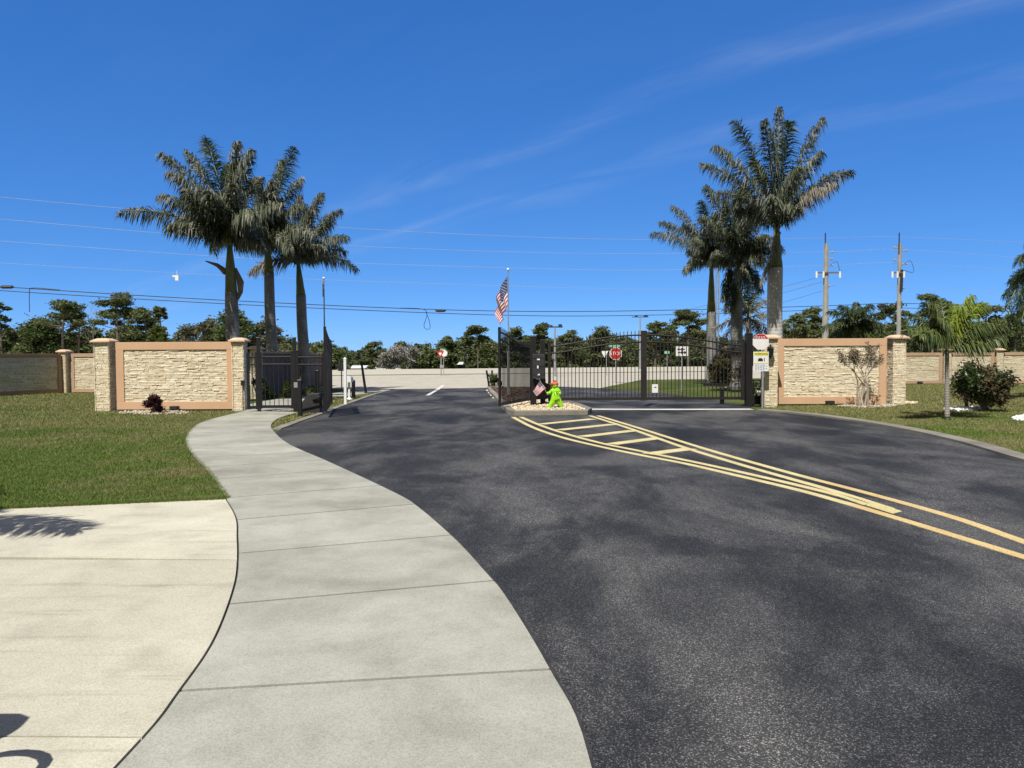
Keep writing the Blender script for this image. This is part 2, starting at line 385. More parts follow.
# thin cirrus, laid out by direction in the sky
tc = nt.nodes.new('ShaderNodeTexCoord'); mp = nt.nodes.new('ShaderNodeMapping')
sep = nt.nodes.new('ShaderNodeSeparateXYZ'); lk(nt, tc.outputs['Generated'], sep.inputs[0])
zz = nd(nt, 'ShaderNodeMath', operation='ADD'); zz.inputs[1].default_value = .12; lk(nt, sep.outputs[2], zz.inputs[0])
dx = nd(nt, 'ShaderNodeMath', operation='DIVIDE'); lk(nt, sep.outputs[0], dx.inputs[0]); lk(nt, zz.outputs[0], dx.inputs[1])
dy = nd(nt, 'ShaderNodeMath', operation='DIVIDE'); lk(nt, sep.outputs[1], dy.inputs[0]); lk(nt, zz.outputs[0], dy.inputs[1])
cb = nt.nodes.new('ShaderNodeCombineXYZ'); lk(nt, dx.outputs[0], cb.inputs[0]); lk(nt, dy.outputs[0], cb.inputs[1])
mp.inputs['Rotation'].default_value = (0, 0, R(41)); lk(nt, cb.outputs[0], mp.inputs[0])
mp2 = nt.nodes.new('ShaderNodeMapping'); mp2.inputs['Scale'].default_value = (.8, 3.6, 1); lk(nt, mp.outputs[0], mp2.inputs[0])
n1 = nd(nt, 'ShaderNodeTexNoise'); n1.inputs['Scale'].default_value = 1.1; n1.inputs['Detail'].default_value = 10; n1.inputs['Roughness'].default_value = .62; n1.inputs['Distortion'].default_value = .5
lk(nt, mp2.outputs[0], n1.inputs['Vector'])
sp2 = nt.nodes.new('ShaderNodeSeparateXYZ'); lk(nt, mp.outputs[0], sp2.inputs[0])
wn = nd(nt, 'ShaderNodeTexNoise'); wn.inputs['Scale'].default_value = 1.3; wn.inputs['Detail'].default_value = 3; lk(nt, mp.outputs[0], wn.inputs['Vector'])
wv_ = nd(nt, 'ShaderNodeMath', operation='MULTIPLY_ADD'); lk(nt, wn.outputs['Fac'], wv_.inputs[0]); wv_.inputs[1].default_value = .5; lk(nt, sp2.outputs[1], wv_.inputs[2])
dv = nd(nt, 'ShaderNodeMath', operation='DIVIDE'); lk(nt, wv_.outputs[0], dv.inputs[0]); dv.inputs[1].default_value = 4.0
r2 = ramp(nt, dv.outputs[0], [(.495, (.06, .06, .06)), (.530, (1, 1, 1)), (.555, (.12, .12, .12)), (.60, (.12, .12, .12)), (.62, (.75, .75, .75)), (.67, (.06, .06, .06))])
r1 = ramp(nt, n1.outputs['Fac'], [(.38, (0, 0, 0)), (.72, (1, 1, 1))])
k1 = mixc(nt, 1.0, r1, r2, 'MULTIPLY')
kk = nd(nt, 'ShaderNodeMath', operation='MULTIPLY'); kk.inputs[1].default_value = .18; lk(nt, k1, kk.inputs[0])
sc_ = nt.nodes.new('ShaderNodeSeparateColor'); cc_ = nt.nodes.new('ShaderNodeCombineColor'); lk(nt, sky.outputs[0], sc_.inputs[0])
for i_, (g_, k_) in enumerate(((.92, .455), (.66, 1.10), (.50, 2.40))):      # deep clear-sky response of the phone camera
    pw = nd(nt, 'ShaderNodeMath', operation='POWER'); lk(nt, sc_.outputs[i_], pw.inputs[0]); pw.inputs[1].default_value = g_
    ml = nd(nt, 'ShaderNodeMath', operation='MULTIPLY'); lk(nt, pw.outputs[0], ml.inputs[0]); ml.inputs[1].default_value = k_; lk(nt, ml.outputs[0], cc_.inputs[i_])
# added pale sky around the sun, out of view, to neutralise blue fill
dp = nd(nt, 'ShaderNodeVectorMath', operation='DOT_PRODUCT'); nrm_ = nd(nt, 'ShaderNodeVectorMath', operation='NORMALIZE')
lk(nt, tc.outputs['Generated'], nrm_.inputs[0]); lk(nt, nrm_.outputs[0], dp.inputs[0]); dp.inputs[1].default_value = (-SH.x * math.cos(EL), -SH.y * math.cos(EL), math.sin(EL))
pale_fill = ramp(nt, dp.outputs['Value'], [(0.22, (0, 0, 0)), (.55, (1, 1, 1))])
tint = mixc(nt, pale_fill, cc_.outputs[0], (1.5, 1.35, 1.25))
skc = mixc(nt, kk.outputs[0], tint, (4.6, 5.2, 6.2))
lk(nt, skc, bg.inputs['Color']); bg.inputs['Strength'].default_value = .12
vs = scene.view_settings; vs.view_transform = 'Standard'; vs.look = 'None'; vs.exposure = 0.3; vs.gamma = 1

# ------------------------------------------------------------------ setting: ground sheets
mb = MB(); Q_ = [(-600, 0), (112, 0), (128, -3.0), (1500, -3.2)]
V_ = [(x_, y_ + .28 * x_, z_) for y_, z_ in Q_ for x_ in (-1600, 1600)]
mb.add(V_, [(0, 1, 3, 2), (2, 3, 5, 4), (4, 5, 7, 6)]); tag(mb.build('ground', M['lawn']), kind='structure')
Lw = [G(*p) for p in [(123, 768), (182, 695), (217, 641), (236, 588), (239, 560), (238.5, 540), (237, 520), (226, 500), (209, 474), (193, 457), (186, 442), (190, 432), (200, 424), (219, 418), (246, 411.5)]]
Rw = [G(*p) for p in [(590, 768), (549, 673), (505.5, 600), (485, 575), (455, 542), (420, 511), (395, 495), (330, 464), (290, 446), (275, 434), (271, 426), (279, 419), (298, 413)]]
Lw = [Vector((-1.9, -3, 0)), Vector((-1.55, 1.0, 0))] + Lw
Rw = [Vector((-.1, -3, 0)), Vector((.27, .8, 0))] + Rw
LwS, RwS = smoothline(Lw), smoothline(Rw)
NS = 240; LwR, RwR = resample(LwS, NS), resample(RwS, NS)
# sidewalk slabs
near = lambda S, q: min(range(len(S)), key=lambda i: (S[i] - q).length)
NS2 = 720; LwF, RwF = resample(LwS, NS2), resample(RwS, NS2)
prs = [((182.5, 695), (549, 675)), ((232, 608), (503, 584)), ((242, 556), (450, 538)), ((240, 522.5), (414, 507)), ((228, 500), (375, 488)), ((218, 481), (343, 471))]
jl = [near(LwF, G(*a)) for a, b in prs]; jrr = [near(RwF, G(*b)) for a, b in prs]
dlen = (LwF[1] - LwF[0]).length; drn = (RwF[1] - RwF[0]).length
sl, sr = int(1.22 / dlen), int(1.22 / drn); a0, b0 = jl[0], jrr[0]; pre = []
while a0 - sl > 3 and b0 - sr > 3: a0 -= sl; b0 -= sr; pre.append((a0, b0))
ks = [(0, 0)] + pre[::-1] + list(zip(jl, jrr)); rem = NS2 - 1 - ks[-1][0]; kn = max(1, round(rem * dlen / 1.25)); A0, B0 = ks[-1]
ks += [(A0 + (NS2 - 1 - A0) * k // kn, B0 + (NS2 - 1 - B0) * k // kn) for k in range(1, kn + 1)]
mb = MB()
for (a, c), (b, d) in zip(ks, ks[1:]):
    g = 0.013
    A = [p.copy() for p in LwF[a:b + 1]]; B = [p.copy() for p in RwF[c:d + 1]]
    for S in (A, B):
        S[0] = S[0].lerp(S[1], min(.9, g / max(.001, (S[1] - S[0]).length))); S[-1] = S[-1].lerp(S[-2], min(.9, g / max(.001, (S[-1] - S[-2]).length)))
    mb.prism([p[:2] for p in A] + [p[:2] for p in reversed(B)], .002, .028)
tag(mb.build('sidewalk', M['walk']), kind='structure')
jr0 = min(range(NS), key=lambda i: (RwR[i] - G(277, 437)).length)
mb = MB(); mb.prism([p[:2] for p in offset(LwR, .02)] + [p[:2] for p in reversed(RwR)], .001, .010)
for i in range(jr0 - 1):
    w1, w2 = [.018 + .022 * abs(math.sin(k * .13) * math.sin(k * .041 + 1)) for k in (i, i + 1)]
    n1_ = offset(RwR[max(0, i - 1):i + 3], -1.0)
    t_ = (RwR[i + 1] - RwR[i]).normalized(); nn_ = Vector((t_.y, -t_.x, 0))
    mb.prism([RwR[i][:2], (RwR[i] + nn_ * w1)[:2], (RwR[i + 1] + nn_ * w2)[:2], RwR[i + 1][:2]], .010, .0145)
tag(mb.build('sidewalk_joint_bed', vary('dark_sealer', (.016, .016, .017), (.05, .047, .042), 9, .8, .6, 60)), kind='structure')
# driveway on the left
i0 = min(range(NS), key=lambda i: (LwR[i] - G(227, 501)).length)
dl = offset(LwR, .016)[:i0 + 1]
top = G(226, 501); far = G(0, 511); far2 = far + (far - top) * .8
def cut(y): return min(range(len(dl)), key=lambda i: abs(dl[i].y - y))
ys = [-3, G(60, 748).y, G(60, 563).y, None]
mb = MB(); prev = 0
for y in ys[1:]:
    e = cut(y) if y is not None else len(dl) - 1
    seg = dl[prev:e + 1]; ya = seg[0].y; slope = -.02
    if y is None: P = [p[:2] for p in seg] + [far2[:2], (far2.x, dl[prev].y + .3)]
    else: P = [p[:2] for p in seg] + [(-12, seg[-1].y + .25), (-12, ya + (.25 if prev else 0))]
    P = [list(p) for p in P]; P[0][1] += .006; P[-1][1] += .006
    if y is not None: P[len(seg) - 1][1] -= .006; P[len(seg)][1] -= .006
    mb.prism(P, .002, .026); prev = e
tag(mb.build('driveway', M['drive']), kind='structure')
drive_poly = [p[:2] for p in dl] + [far2[:2], (-12, -3)]

# asphalt road
kerbL = [G(*p) for p in [(272, 436), (279, 431), (290, 426.5), (306, 420.5), (328, 412.6), (345, 406), (364, 399), (377, 394.5), (390, 391)]]
kerbLs = smoothline(kerbL)
jr = min(range(NS), key=lambda i: (RwR[i] - G(277, 437)).length)
right = [Vector((3.5, -3, 0)), Vector((5.0, 2, 0)), Vector((6.4, 6, 0)), Vector((7.4, 9, 0)), G(1024, 463), G(960, 444), G(904, 431), G(850, 421.5), G(800, 415), G(757, 411)]
rightS = smoothline(right)
back = [G(748, 406), G(700, 398), G(660, 393.2), G(620, 389.8), G(590, 387.8), G(560, 386.8)]
road_poly = [p[:2] for p in RwR[:jr]] + [p[:2] for p in kerbLs] + [G(390, 389.5)[:2]] + [p[:2] for p in reversed(back)] + [p[:2] for p in reversed(rightS)]
mb = MB(); mb.prism(road_poly, .001, .012); tag(mb.build('road', M['asphalt']), kind='structure')
# left kerb ribbon
mb = ribbon('k', offset(kerbLs[7:], .10), .20, .002, .035, None); tag(mb.build('kerb', M['kerb']), kind='structure')
# right kerb gutter
mb = ribbon('k', offset(rightS[18:], -.16), .32, .002, .055, None); tag(mb.build('kerb', M['kerb']), kind='structure')
# highway beyond the gates
def HW(x, y0): return (x, y0 + .28 * x)
mb = MB(); ap = [G(385, 392.5)[:2], G(392, 389.8)[:2], G(486, 388.6)[:2], G(600, 388.2)[:2]]
mb.prism([HW(-260, 49), HW(-14, 49)] + ap + [HW(9, 49), HW(260, 49), HW(260, 72), HW(-260, 72)], .001, .008)
mb.prism([HW(-260, 75), HW(260, 75), HW(260, 111), HW(-260, 111)], .001, .008)
tag(mb.build('highway', M['highway']), kind='structure')
mb = MB()
for k in range(-12, 14): mb.prism([HW(k * 12, 60), HW(k * 12 + 3, 60), HW(k * 12 + 3, 60.13), HW(k * 12, 60.13)], .009, .013)
mb.prism([HW(-200, 50.2), HW(-16, 50.2), HW(-16, 50.35), HW(-200, 50.35)], .009, .013)
mb.prism([HW(12, 50.2), HW(200, 50.2), HW(200, 50.35), HW(12, 50.35)], .009, .013)
tag(mb.build('highway_lane_markings', M['white_line']), kind='structure')
# inner sidewalk beyond the pedestrian gate
swb = smoothline([G(264, 411.5), G(276, 404.5), G(300, 399.5), G(325, 396.8), G(352, 393.6), G(364, 391.6)]); 
mb = ribbon('s', swb, 1.7, .0025, .03, None); tag(mb.build('sidewalk', M['walk']), kind='structure')

# median with its kerb
isl = [G(507, 414.2), G(514, 416.3), G(588, 415.5), G(592, 413.0), G(581, 408.4), G(562, 402), G(556, 395), G(545, 389.6), G(487, 389.4), G(489, 393), G(496, 401), G(501, 408)]
islc = sum((p for p in isl), Vector()) / len(isl)
inner = []
for i, p in enumerate(isl):
    a, b = isl[i - 1], isl[(i + 1) % len(isl)]; t = (b - a).normalized(); n = Vector((-t.y, t.x, 0)); 
    if n.dot(islc - p) < 0: n = -n
    inner.append(p + n * .2)
mb = MB(); n = len(isl)
for i in range(n):
    j = (i + 1) % n; mb.prism([isl[i][:2], isl[j][:2], inner[j][:2], inner[i][:2]], .002, .15)
tag(mb.build('median_kerb', M['kerb'], bevel=.02), kind='structure')
mb = MB(); mb.prism([p[:2] for p in inner], .002, .10); tag(mb.build('median_bed', M['soil']), kind='structure')

def stones(name, poly, n, r, z, mat, label, cat, seed=1, flat=.6):
    rg = np.random.default_rng(seed); P = np.array([[p[0], p[1]] for p in poly]); lo, hi = P.min(0), P.max(0); pts = np.zeros((0, 2))
    while len(pts) < n:
        q = rg.uniform(lo, hi, (n * 3, 2)); q = q[in_poly(q[:, 0], q[:, 1], P)]; pts = np.vstack([pts, q])
    pts = pts[:n]; s = rg.uniform(.5, 1.3, (n, 1)) * r
    octa = np.array([[1, 0, 0], [0, 1, 0], [-1, 0, 0], [0, -1, 0], [0, 0, 1], [0, 0, -1]], float)
    fc = np.array([[0, 1, 4], [1, 2, 4], [2, 3, 4], [3, 0, 4], [1, 0, 5], [2, 1, 5], [3, 2, 5], [0, 3, 5]])
    V = octa[None] * (1 + rg.uniform(-.3, .3, (n, 6, 1))); a = rg.uniform(0, 6.28, n); ca, sa = np.cos(a)[:, None], np.sin(a)[:, None]
    V = np.stack([V[..., 0] * ca - V[..., 1] * sa, V[..., 0] * sa + V[..., 1] * ca, V[..., 2] * flat + V[..., 0] * .3], -1) * s[:, :, None]
    V += np.concatenate([pts, np.full((n, 1), z) + rg.uniform(0, r * .8, (n, 1))], 1)[:, None]
    o = np_mesh(name, V.reshape(-1, 3), 3, mat, None, (fc[None] + (np.arange(n) * 6)[:, None, None]).reshape(-1, 3))
    return tag(o, label, cat, kind='stuff')
gp = [inner[0], inner[1], inner[2], inner[3], inner[4], G(552, 402), G(512, 404.5), inner[11]]
stones('gravel', gp, 2600, .042, .10, M['gravel'], 'cream river gravel filling the front of the kerbed median', 'gravel', 2)
stones('mulch', [G(512, 404.5), G(552, 402), inner[6], inner[7], inner[8], inner[9], inner[10]], 1500, .05, .10, M['mulch'], 'reddish brown mulch in the median behind the gravel', 'mulch', 3)
def ell(cx, cy, rx, ry): 
    c = G(cx, cy); e1 = G(cx + rx, cy) - c; e2 = G(cx, cy - ry) - c
    return [c + e1 * math.cos(t / 12 * 6.283) + e2 * math.sin(t / 12 * 6.283) for t in range(12)]
stones('rock_bed', ell(154, 413.2, 36, 1.8), 520, .045, .004, M['pebble'], 'pale pebble strip along the foot of the left entrance wall', 'rock bed', 4)
stones('rock_bed', ell(868, 406.3, 30, 1.7), 560, .045, .004, M['pebble'], 'pale pebble bed around the foot of the bare crape myrtle', 'rock bed', 5)
stones('rock_bed', ell(962, 410, 18, 1.6), 800, .06, .01, M['whiterock'], 'bright white rock bed under the bushy shrub beside the far wall', 'rock bed', 6)
stones('rock_bed', ell(1030, 419.5, 17, 2.6), 700, .06, .01, M['whiterock'], 'white rock bed cut off by the right edge of the picture', 'rock bed', 7)
stones('rock_bed', ell(905, 403.5, 14, .9), 260, .05, .01, M['gravel'], 'thin pebble patch beside the rightmost tall stone pillar', 'rock bed', 8)

# yellow markings: real ribbons on the asphalt
ZP = .0125
def line(pts, w_, mat_mb): 
    P = smoothline([G(*p) for p in pts], 5); A = offset(P, w_ / 2); B = offset(P, -w_ / 2)
    for i in range(len(P) - 1): mat_mb.prism([A[i][:2], B[i][:2], B[i + 1][:2], A[i + 1][:2]], ZP, ZP + .004)
my = MB()
OL = [(513, 417.6), (533, 428), (561.8, 438), (600, 447.3), (640, 455.8), (685.5, 464.6), (727, 474.2), (797.6, 491), (850, 505.5)]
OL2 = [(850, 505.5), (903.8, 521.6), (960, 539), (1024, 558.8), (1100, 583)]
IL = [(521, 417.6), (539, 425.3), (562, 433.2), (600, 443.6), (640, 451.8), (690, 462), (750, 475.2), (833, 495), (868, 506)]
IR = [(590, 416.2), (626.5, 428), (660, 439.8), (691.4, 450.6), (750, 468.3), (833, 492), (890, 510)]
OR = [(598, 416.2), (640, 429), (703, 449), (774, 469.5), (820, 482)]
OR2 = [(820, 482), (868, 494.5), (951, 518), (1024, 543.5), (1100, 570)]
for q in (OL, IL, IR, OR): line(q, .115, my)
for a, b in (((541, 424.8), (593, 419.6)), ((559, 430.7), (613, 425)), ((582, 437.4), (633, 431.4)), ((611.5, 445), (657, 439)), ((648, 455), (691, 449.5))):
    pa, pb = G(*a), G(*b); t = (pb - pa).normalized() ; nn = Vector((-t.y, t.x, 0)) * .14
    my.prism([(pa + nn)[:2], (pa - nn)[:2], (pb - nn)[:2], (pb + nn)[:2]], ZP + .0045, ZP + .0065)
my.prism([G(*p)[:2] for p in ((866, 507), (872, 503), (902, 513), (893, 515.5))], ZP + .0045, ZP + .006)
tag(my.build('road_marking', M['yellow']), kind='structure')
my = MB(); line(OL2, .115, my); line(OR2, .115, my); tag(my.build('road_centre_line', M['orange']), kind='structure')
my = MB(); line([(592, 409.6), (670, 409.8), (752, 409.6)], .42, my); line([(427.5, 395.6), (436, 390.8)], .16, my)
for p in ((487, 390), (489, 392.3), (491, 394.8), (493.5, 397.6)): line([p, (p[0] + 1.2, p[1] + 1.3)], .13, my)
tag(my.build('stop_line', M['white_line']), kind='structure')
my = MB(); P = smoothline([G(437, 390), G(443.6, 385.3)], 3); A = offset(P, .1); B = offset(P, -.1)
my.prism([A[0][:2], B[0][:2], B[-1][:2], A[-1][:2]], .0125, .0165); tag(my.build('lane_line', M['white_line']), kind='structure')

# ------------------------------------------------------------------ grass blades (uncountable)
def grass(name, polys, excl, n, dmin, dmax, hgt, wid, label, seed):
    rg = np.random.default_rng(seed)
    inv = rg.uniform(0, 1, n); Y = 1 / (1 / dmax + inv * (1 / dmin - 1 / dmax)); px = rg.uniform(-40, 1064, n)
    Xx = (px - 512) / F * Y; k = np.zeros(n, bool)
    for p in polys: k |= in_poly(Xx, Y, p)
    for p in excl: k &= ~in_poly(Xx, Y, p)
    Xx, Y = Xx[k], Y[k]; m = len(Xx); sc = np.clip(Y / 18, .7, 1.7)
    a = rg.uniform(0, 6.283, m); h = hgt * rg.uniform(.5, 1.2, m) * np.sqrt(sc); wd = wid * sc
    ux, uy = np.cos(a) * wd, np.sin(a) * wd; lx, ly = rg.normal(0, .5, m) * h, rg.normal(0, .5, m) * h
    z0 = np.zeros(m)
    V = np.stack([np.stack([Xx - ux, Y - uy, z0], -1), np.stack([Xx + ux, Y + uy, z0], -1), np.stack([Xx + lx, Y + ly, h], -1)], 1)
    o = np_mesh(name, V.reshape(-1, 3), 3, M['grass']); tag(o, label, 'grass', kind='stuff'); return m
kl = offset(kerbLs, .22)
walk_poly = [p[:2] for p in LwR] + [p[:2] for p in reversed(RwR)]
rr = offset(rightS[12:], -.32)
lawnL = [far2[:2], top[:2]] + [p[:2] for p in LwR[i0:]] + [G(234, 411)[:2], G(100, 411)[:2], G(98, 393)[:2], (-26, 37), (-40, 20)]
lawnR = [p[:2] for p in rr] + [G(770, 406.5)[:2], G(903, 404)[:2], (15, 44), (34, 44), (30, 20), (14, 7)]
strip = [p[:2] for p in RwR[jr:]] + [G(330, 400)[:2], G(345, 394)[:2], G(388, 391.5)[:2]] + [p[:2] for p in reversed(kl)]
sw2 = [p[:2] for p in offset(swb, .85)] + [p[:2] for p in reversed(offset(swb, -.85))]
grass('lawn_grass', [lawnL], [walk_poly, drive_poly], 1150000, 7, 37, .042, .0045, 'mown green and dry lawn grass left of the sidewalk', 1)
grass('lawn_grass', [lawnR], [road_poly], 900000, 9.5, 45, .045, .0055, 'mown lawn grass right of the road in front of the stone walls', 2)
grass('verge_grass', [strip], [sw2, road_poly, walk_poly], 300000, 14, 36, .05, .008, 'short grass of the narrow verge between sidewalk and left kerb', 3)
fr_ = [(far2 + Vector((0, .10, 0)))[:2], (top + Vector((0, .10, 0)))[:2], (top + Vector((0, -.04, 0)))[:2], (far2 + Vector((0, -.04, 0)))[:2]]
grass('edge_grass', [fr_], [], 1500000, 7.2, 9.0, .065, .005, 'ragged grass fringe hanging over the back edge of the driveway', 14)
ef = [p[:2] for p in offset(LwR[i0:], .07)] + [p[:2] for p in reversed(offset(LwR[i0:], -.03))]
grass('edge_grass', [ef], [], 2500000, 8, 23, .055, .005, 'ragged grass fringe along the left edge of the sidewalk', 15)
# ------------------------------------------------------------------ stone walls
def ledge(mb, p, u, w_, h_, nrm, course=.05, length=.32, depth=.045, seed=0):
    """courses of thin split stones, each its own block with its own projection"""
    rd = random.Random(seed); z = 0; p = Vector(p); u = Vector(u).normalized(); nrm = Vector(nrm).normalized()
    while z < h_ - .01:
        ch = min(course * rd.uniform(.65, 1.35), h_ - z); x = -rd.uniform(0, length)
        while x < w_:
            ln = length * rd.uniform(.45, 1.7); a, b = max(0, x), min(w_, x + ln); x += ln
            if b - a < .02: continue
            g = .004; d1, d2 = depth * rd.uniform(.25, 1), depth * rd.uniform(.25, 1)
            A = p + u * (a + g) + Vector((0, 0, z + g)); ww = b - a - 2 * g; hh = ch - 2 * g
            if hh < .01: continue
            tz = rd.uniform(-.02, .02); top_in = rd.uniform(.0, .4)
            P = [A, A + u * ww, A + u * ww + Vector((0, 0, hh)), A + Vector((0, 0, hh))]
            Q = [P[0] + nrm * d1, P[1] + nrm * d2, P[2] + nrm * d2 * (1 - top_in * .5), P[3] + nrm * d1 * (1 - top_in)]
            mb.add(P + Q, [(4, 5, 6, 7), (0, 1, 5, 4), (1, 2, 6, 5), (2, 3, 7, 6), (3, 0, 4, 7)])
        z += ch
def pillar(name, c, w_, h_, u, label, group, sm='stone', seed=0, course=.048):
    """square pillar, stone on four faces, sloped cap; c centre base"""
    t = thing(name, c, label, 'pillar', group); u = Vector(u).normalized(); v = Vector((-u.y, u.x, 0)); c = Vector(c)
    mb = MB(); mb.box(c + Vector((0, 0, h_ / 2)), (w_ - .10, w_ - .10, h_), u); mb.build('core', M['stucco2'], t)
    mb = MB()
    for k, (uu, nn) in enumerate(((u, -v), (v, u), (-u, v), (-v, -u))):
        mb_p = c + nn * (w_ / 2 - .05) - uu * (w_ / 2 - .012); ledge(mb, mb_p, uu, w_ - .024, h_ - .002, nn, course, .18, .026, seed * 7 + k)
    mb.build('stone_facing', M[sm], t)
    mb = MB(); mb.box(c + Vector((0, 0, h_ + .03)), (w_ + .11, w_ + .11, .06), u); mb.box(c + Vector((0, 0, h_ + .061 + .035)), (w_ + .07, w_ + .07, .07), u, taper=.55)
    mb.build('cap', M['cap'], t, bevel=.012); return t
def panel(name, a, b, h_, label, sm='stone', fr='stucco', seed=0, fw=.24, group=None, z0=.04, course=.046, length=.22, both=True):
    """framed wall panel from a to b (front line), thickness behind"""
    a, b = Vector(a), Vector(b); u = (b - a).normalized(); L = (b - a).length; n = Vector((u.y, -u.x, 0)); th = .2
    t = thing(name, (a + b) / 2, label, 'wall', group); mid = (a + b) / 2 - n * (th / 2 + .03)
    mb = MB(); mb.box(mid + Vector((0, 0, z0 + h_ / 2)), (L - .004, th - .06, h_ - .01), u); mb.build('wall_core', M['grout'], t)
    mb = MB()
    for sd in ((1, -1) if both else (1,)):
        o = mid + n * (sd * (th / 2 - .03 + .028))
        f1, f2 = fw, fw
        mb.box(o + Vector((0, 0, z0 + h_ - f1 / 2)), (L, .056, f1), u); mb.box(o + Vector((0, 0, z0 + f1 / 2)), (L, .056, f1), u)
        for e in (-1, 1): mb.box(o + u * (e * (L / 2 - f2 / 2)) + Vector((0, 0, z0 + h_ / 2)), (f2, .056, h_ - 2 * f1 - .002), u)
    mb.build('frame', M[fr], t, bevel=.008)
    mb = MB(); ledge(mb, mid + n * (th / 2 - .03) - u * (L / 2 - fw - .001) + Vector((0, 0, z0 + fw)), u, L - 2 * fw - .002, h_ - 2 * fw, n, course, length, .036, seed)
    mb.build('stone_facing', M[sm], t); return t
# left entrance wall
YL = G(175, 411).y; HP = 2.13
pa, pb = W(116.5, 400, YL + .12), W(235, 400, YL + .12); pa.z = pb.z = 0
panel('entrance_wall', pa, pb, Z(175, 342, YL + .12) - .04, 'tan framed stone entrance wall left of the gates, maroon bush at its foot', seed=11)
HL = Z(106, 342.5, YL); c = W(106.3, 400, YL + .22); c.z = 0
pillar('stone_pillar', c, .50, HL, (1, 0, 0), 'tall stone pillar at the left end of the left entrance wall', 'tall entrance pillars', seed=1)
c = W(240.5, 400, YL + .18); c.z = 0; pillar('stone_pillar', c, .41, HL, (1, 0, 0), 'tall stone pillar beside the pedestrian gate, thin conduit on its face', 'tall entrance pillars', seed=2)
# right entrance wall
YR = G(830, 405.5).y
pa, pb = W(776.5, 400, YR + .12), W(886.5, 400, YR + .12); pa.z = pb.z = 0
panel('entrance_wall', pa, pb, Z(830, 338.5, YR + .12) - .04, 'tan framed stone entrance wall right of the gates behind the crape myrtle', seed=12)
HR = Z(896, 338.8, YR)
c = W(896, 400, YR + .2); c.z = 0; pillar('stone_pillar', c, .45, HR, (1, 0, 0), 'tall stone pillar at the right end of the right entrance wall', 'tall entrance pillars', seed=3)
YP = G(768, 407.5).y; c = W(769, 400, YP + .22); c.z = 0
pillar('stone_pillar', c, .44, HR, (1, 0, 0), 'tall stone pillar behind the white warning signs with a black lantern', 'tall entrance pillars', seed=4)
# boundary wall, left
Pf = [(99.5, 34.6), (66, 35.6)]
q = [W(104, 390, 35.2), W(71.5, 390, 35.6)]
for p in q: p.z = 0
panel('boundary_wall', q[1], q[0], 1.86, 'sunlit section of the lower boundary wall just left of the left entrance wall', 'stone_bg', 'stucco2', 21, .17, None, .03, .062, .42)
def lowpillar(px, Y, label, group, u=(1, 0, 0), w_=.42, h_=1.95, seed=5, sm='stone_bg'):
    c = W(px, 390, Y + .2); c.z = 0; return pillar('stone_pillar', c, w_, h_, u, label, group, sm, seed, .085), c
_, c1 = lowpillar(65.3, 35.4, 'low boundary pillar at the sunlit wall corner, second pillar from the left edge', 'low boundary pillars', (1, -.1, 0), seed=6)
uw = Vector((.34, .94, 0)).normalized()
c0 = c1 - uw * 3.9; _, = (0,)
pillar('stone_pillar', c0, .42, 1.95, uw, 'leftmost low boundary pillar, between two shaded wall sections', 'low boundary pillars', 'stone_bg', 7, .085)
off = Vector((uw.y, -uw.x, 0)) * .08
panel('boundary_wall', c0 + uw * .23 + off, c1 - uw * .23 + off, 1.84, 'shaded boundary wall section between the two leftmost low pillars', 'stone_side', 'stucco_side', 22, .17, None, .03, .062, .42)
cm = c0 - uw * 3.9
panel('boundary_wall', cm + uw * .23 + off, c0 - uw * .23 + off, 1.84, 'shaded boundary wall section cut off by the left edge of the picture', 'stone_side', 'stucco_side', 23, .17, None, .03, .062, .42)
# boundary wall, right
YB = G(960, 384).y
xs = [892, 945.5, 997.5, 1050]
labs = ['far boundary wall section just right of the tall end pillar', 'far boundary wall section behind the young palm trunk and shrub', 'far boundary wall section cut off by the right edge of the picture']
for k in range(3):
    a, b = W(xs[k] + 3.2, 380, YB), W(xs[k + 1] - 3.2, 380, YB); a.z = b.z = 0
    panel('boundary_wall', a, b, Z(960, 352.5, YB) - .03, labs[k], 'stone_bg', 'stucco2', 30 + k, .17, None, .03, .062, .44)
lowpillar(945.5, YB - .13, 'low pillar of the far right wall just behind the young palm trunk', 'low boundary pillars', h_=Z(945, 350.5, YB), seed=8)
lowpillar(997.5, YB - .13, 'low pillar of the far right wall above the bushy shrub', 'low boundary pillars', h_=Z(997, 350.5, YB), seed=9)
# side walls seen through the fences, in shade
c = W(257, 390, 29.5); c.z = 0; pillar('stone_pillar', c, .42, 1.98, (1, 0, 0), 'low pale capped pillar seen through the pedestrian fence', 'low boundary pillars', 'stone_bg', 10, .085)
e = W(321, 390, 42); e.z = 0; m_ = c.lerp(e, .5); uu = (e - c).normalized(); nn = Vector((uu.y, -uu.x, 0))
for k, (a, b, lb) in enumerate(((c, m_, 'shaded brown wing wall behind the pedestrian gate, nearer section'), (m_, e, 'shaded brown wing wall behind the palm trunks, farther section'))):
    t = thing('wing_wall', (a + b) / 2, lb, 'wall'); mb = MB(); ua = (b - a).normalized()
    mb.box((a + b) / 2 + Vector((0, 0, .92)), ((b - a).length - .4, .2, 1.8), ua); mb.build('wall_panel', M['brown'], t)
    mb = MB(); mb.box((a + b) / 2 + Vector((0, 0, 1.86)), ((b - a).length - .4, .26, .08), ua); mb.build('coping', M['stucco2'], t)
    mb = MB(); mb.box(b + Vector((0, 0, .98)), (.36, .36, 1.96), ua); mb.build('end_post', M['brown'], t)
c = W(729, 390, 38); c.z = 0; pillar('stone_pillar', c, .45, 2.0, (1, 0, 0), 'low brown capped pillar seen through the gate behind the bronze hedge', 'low boundary pillars', 'stone_bg', 13, .085)

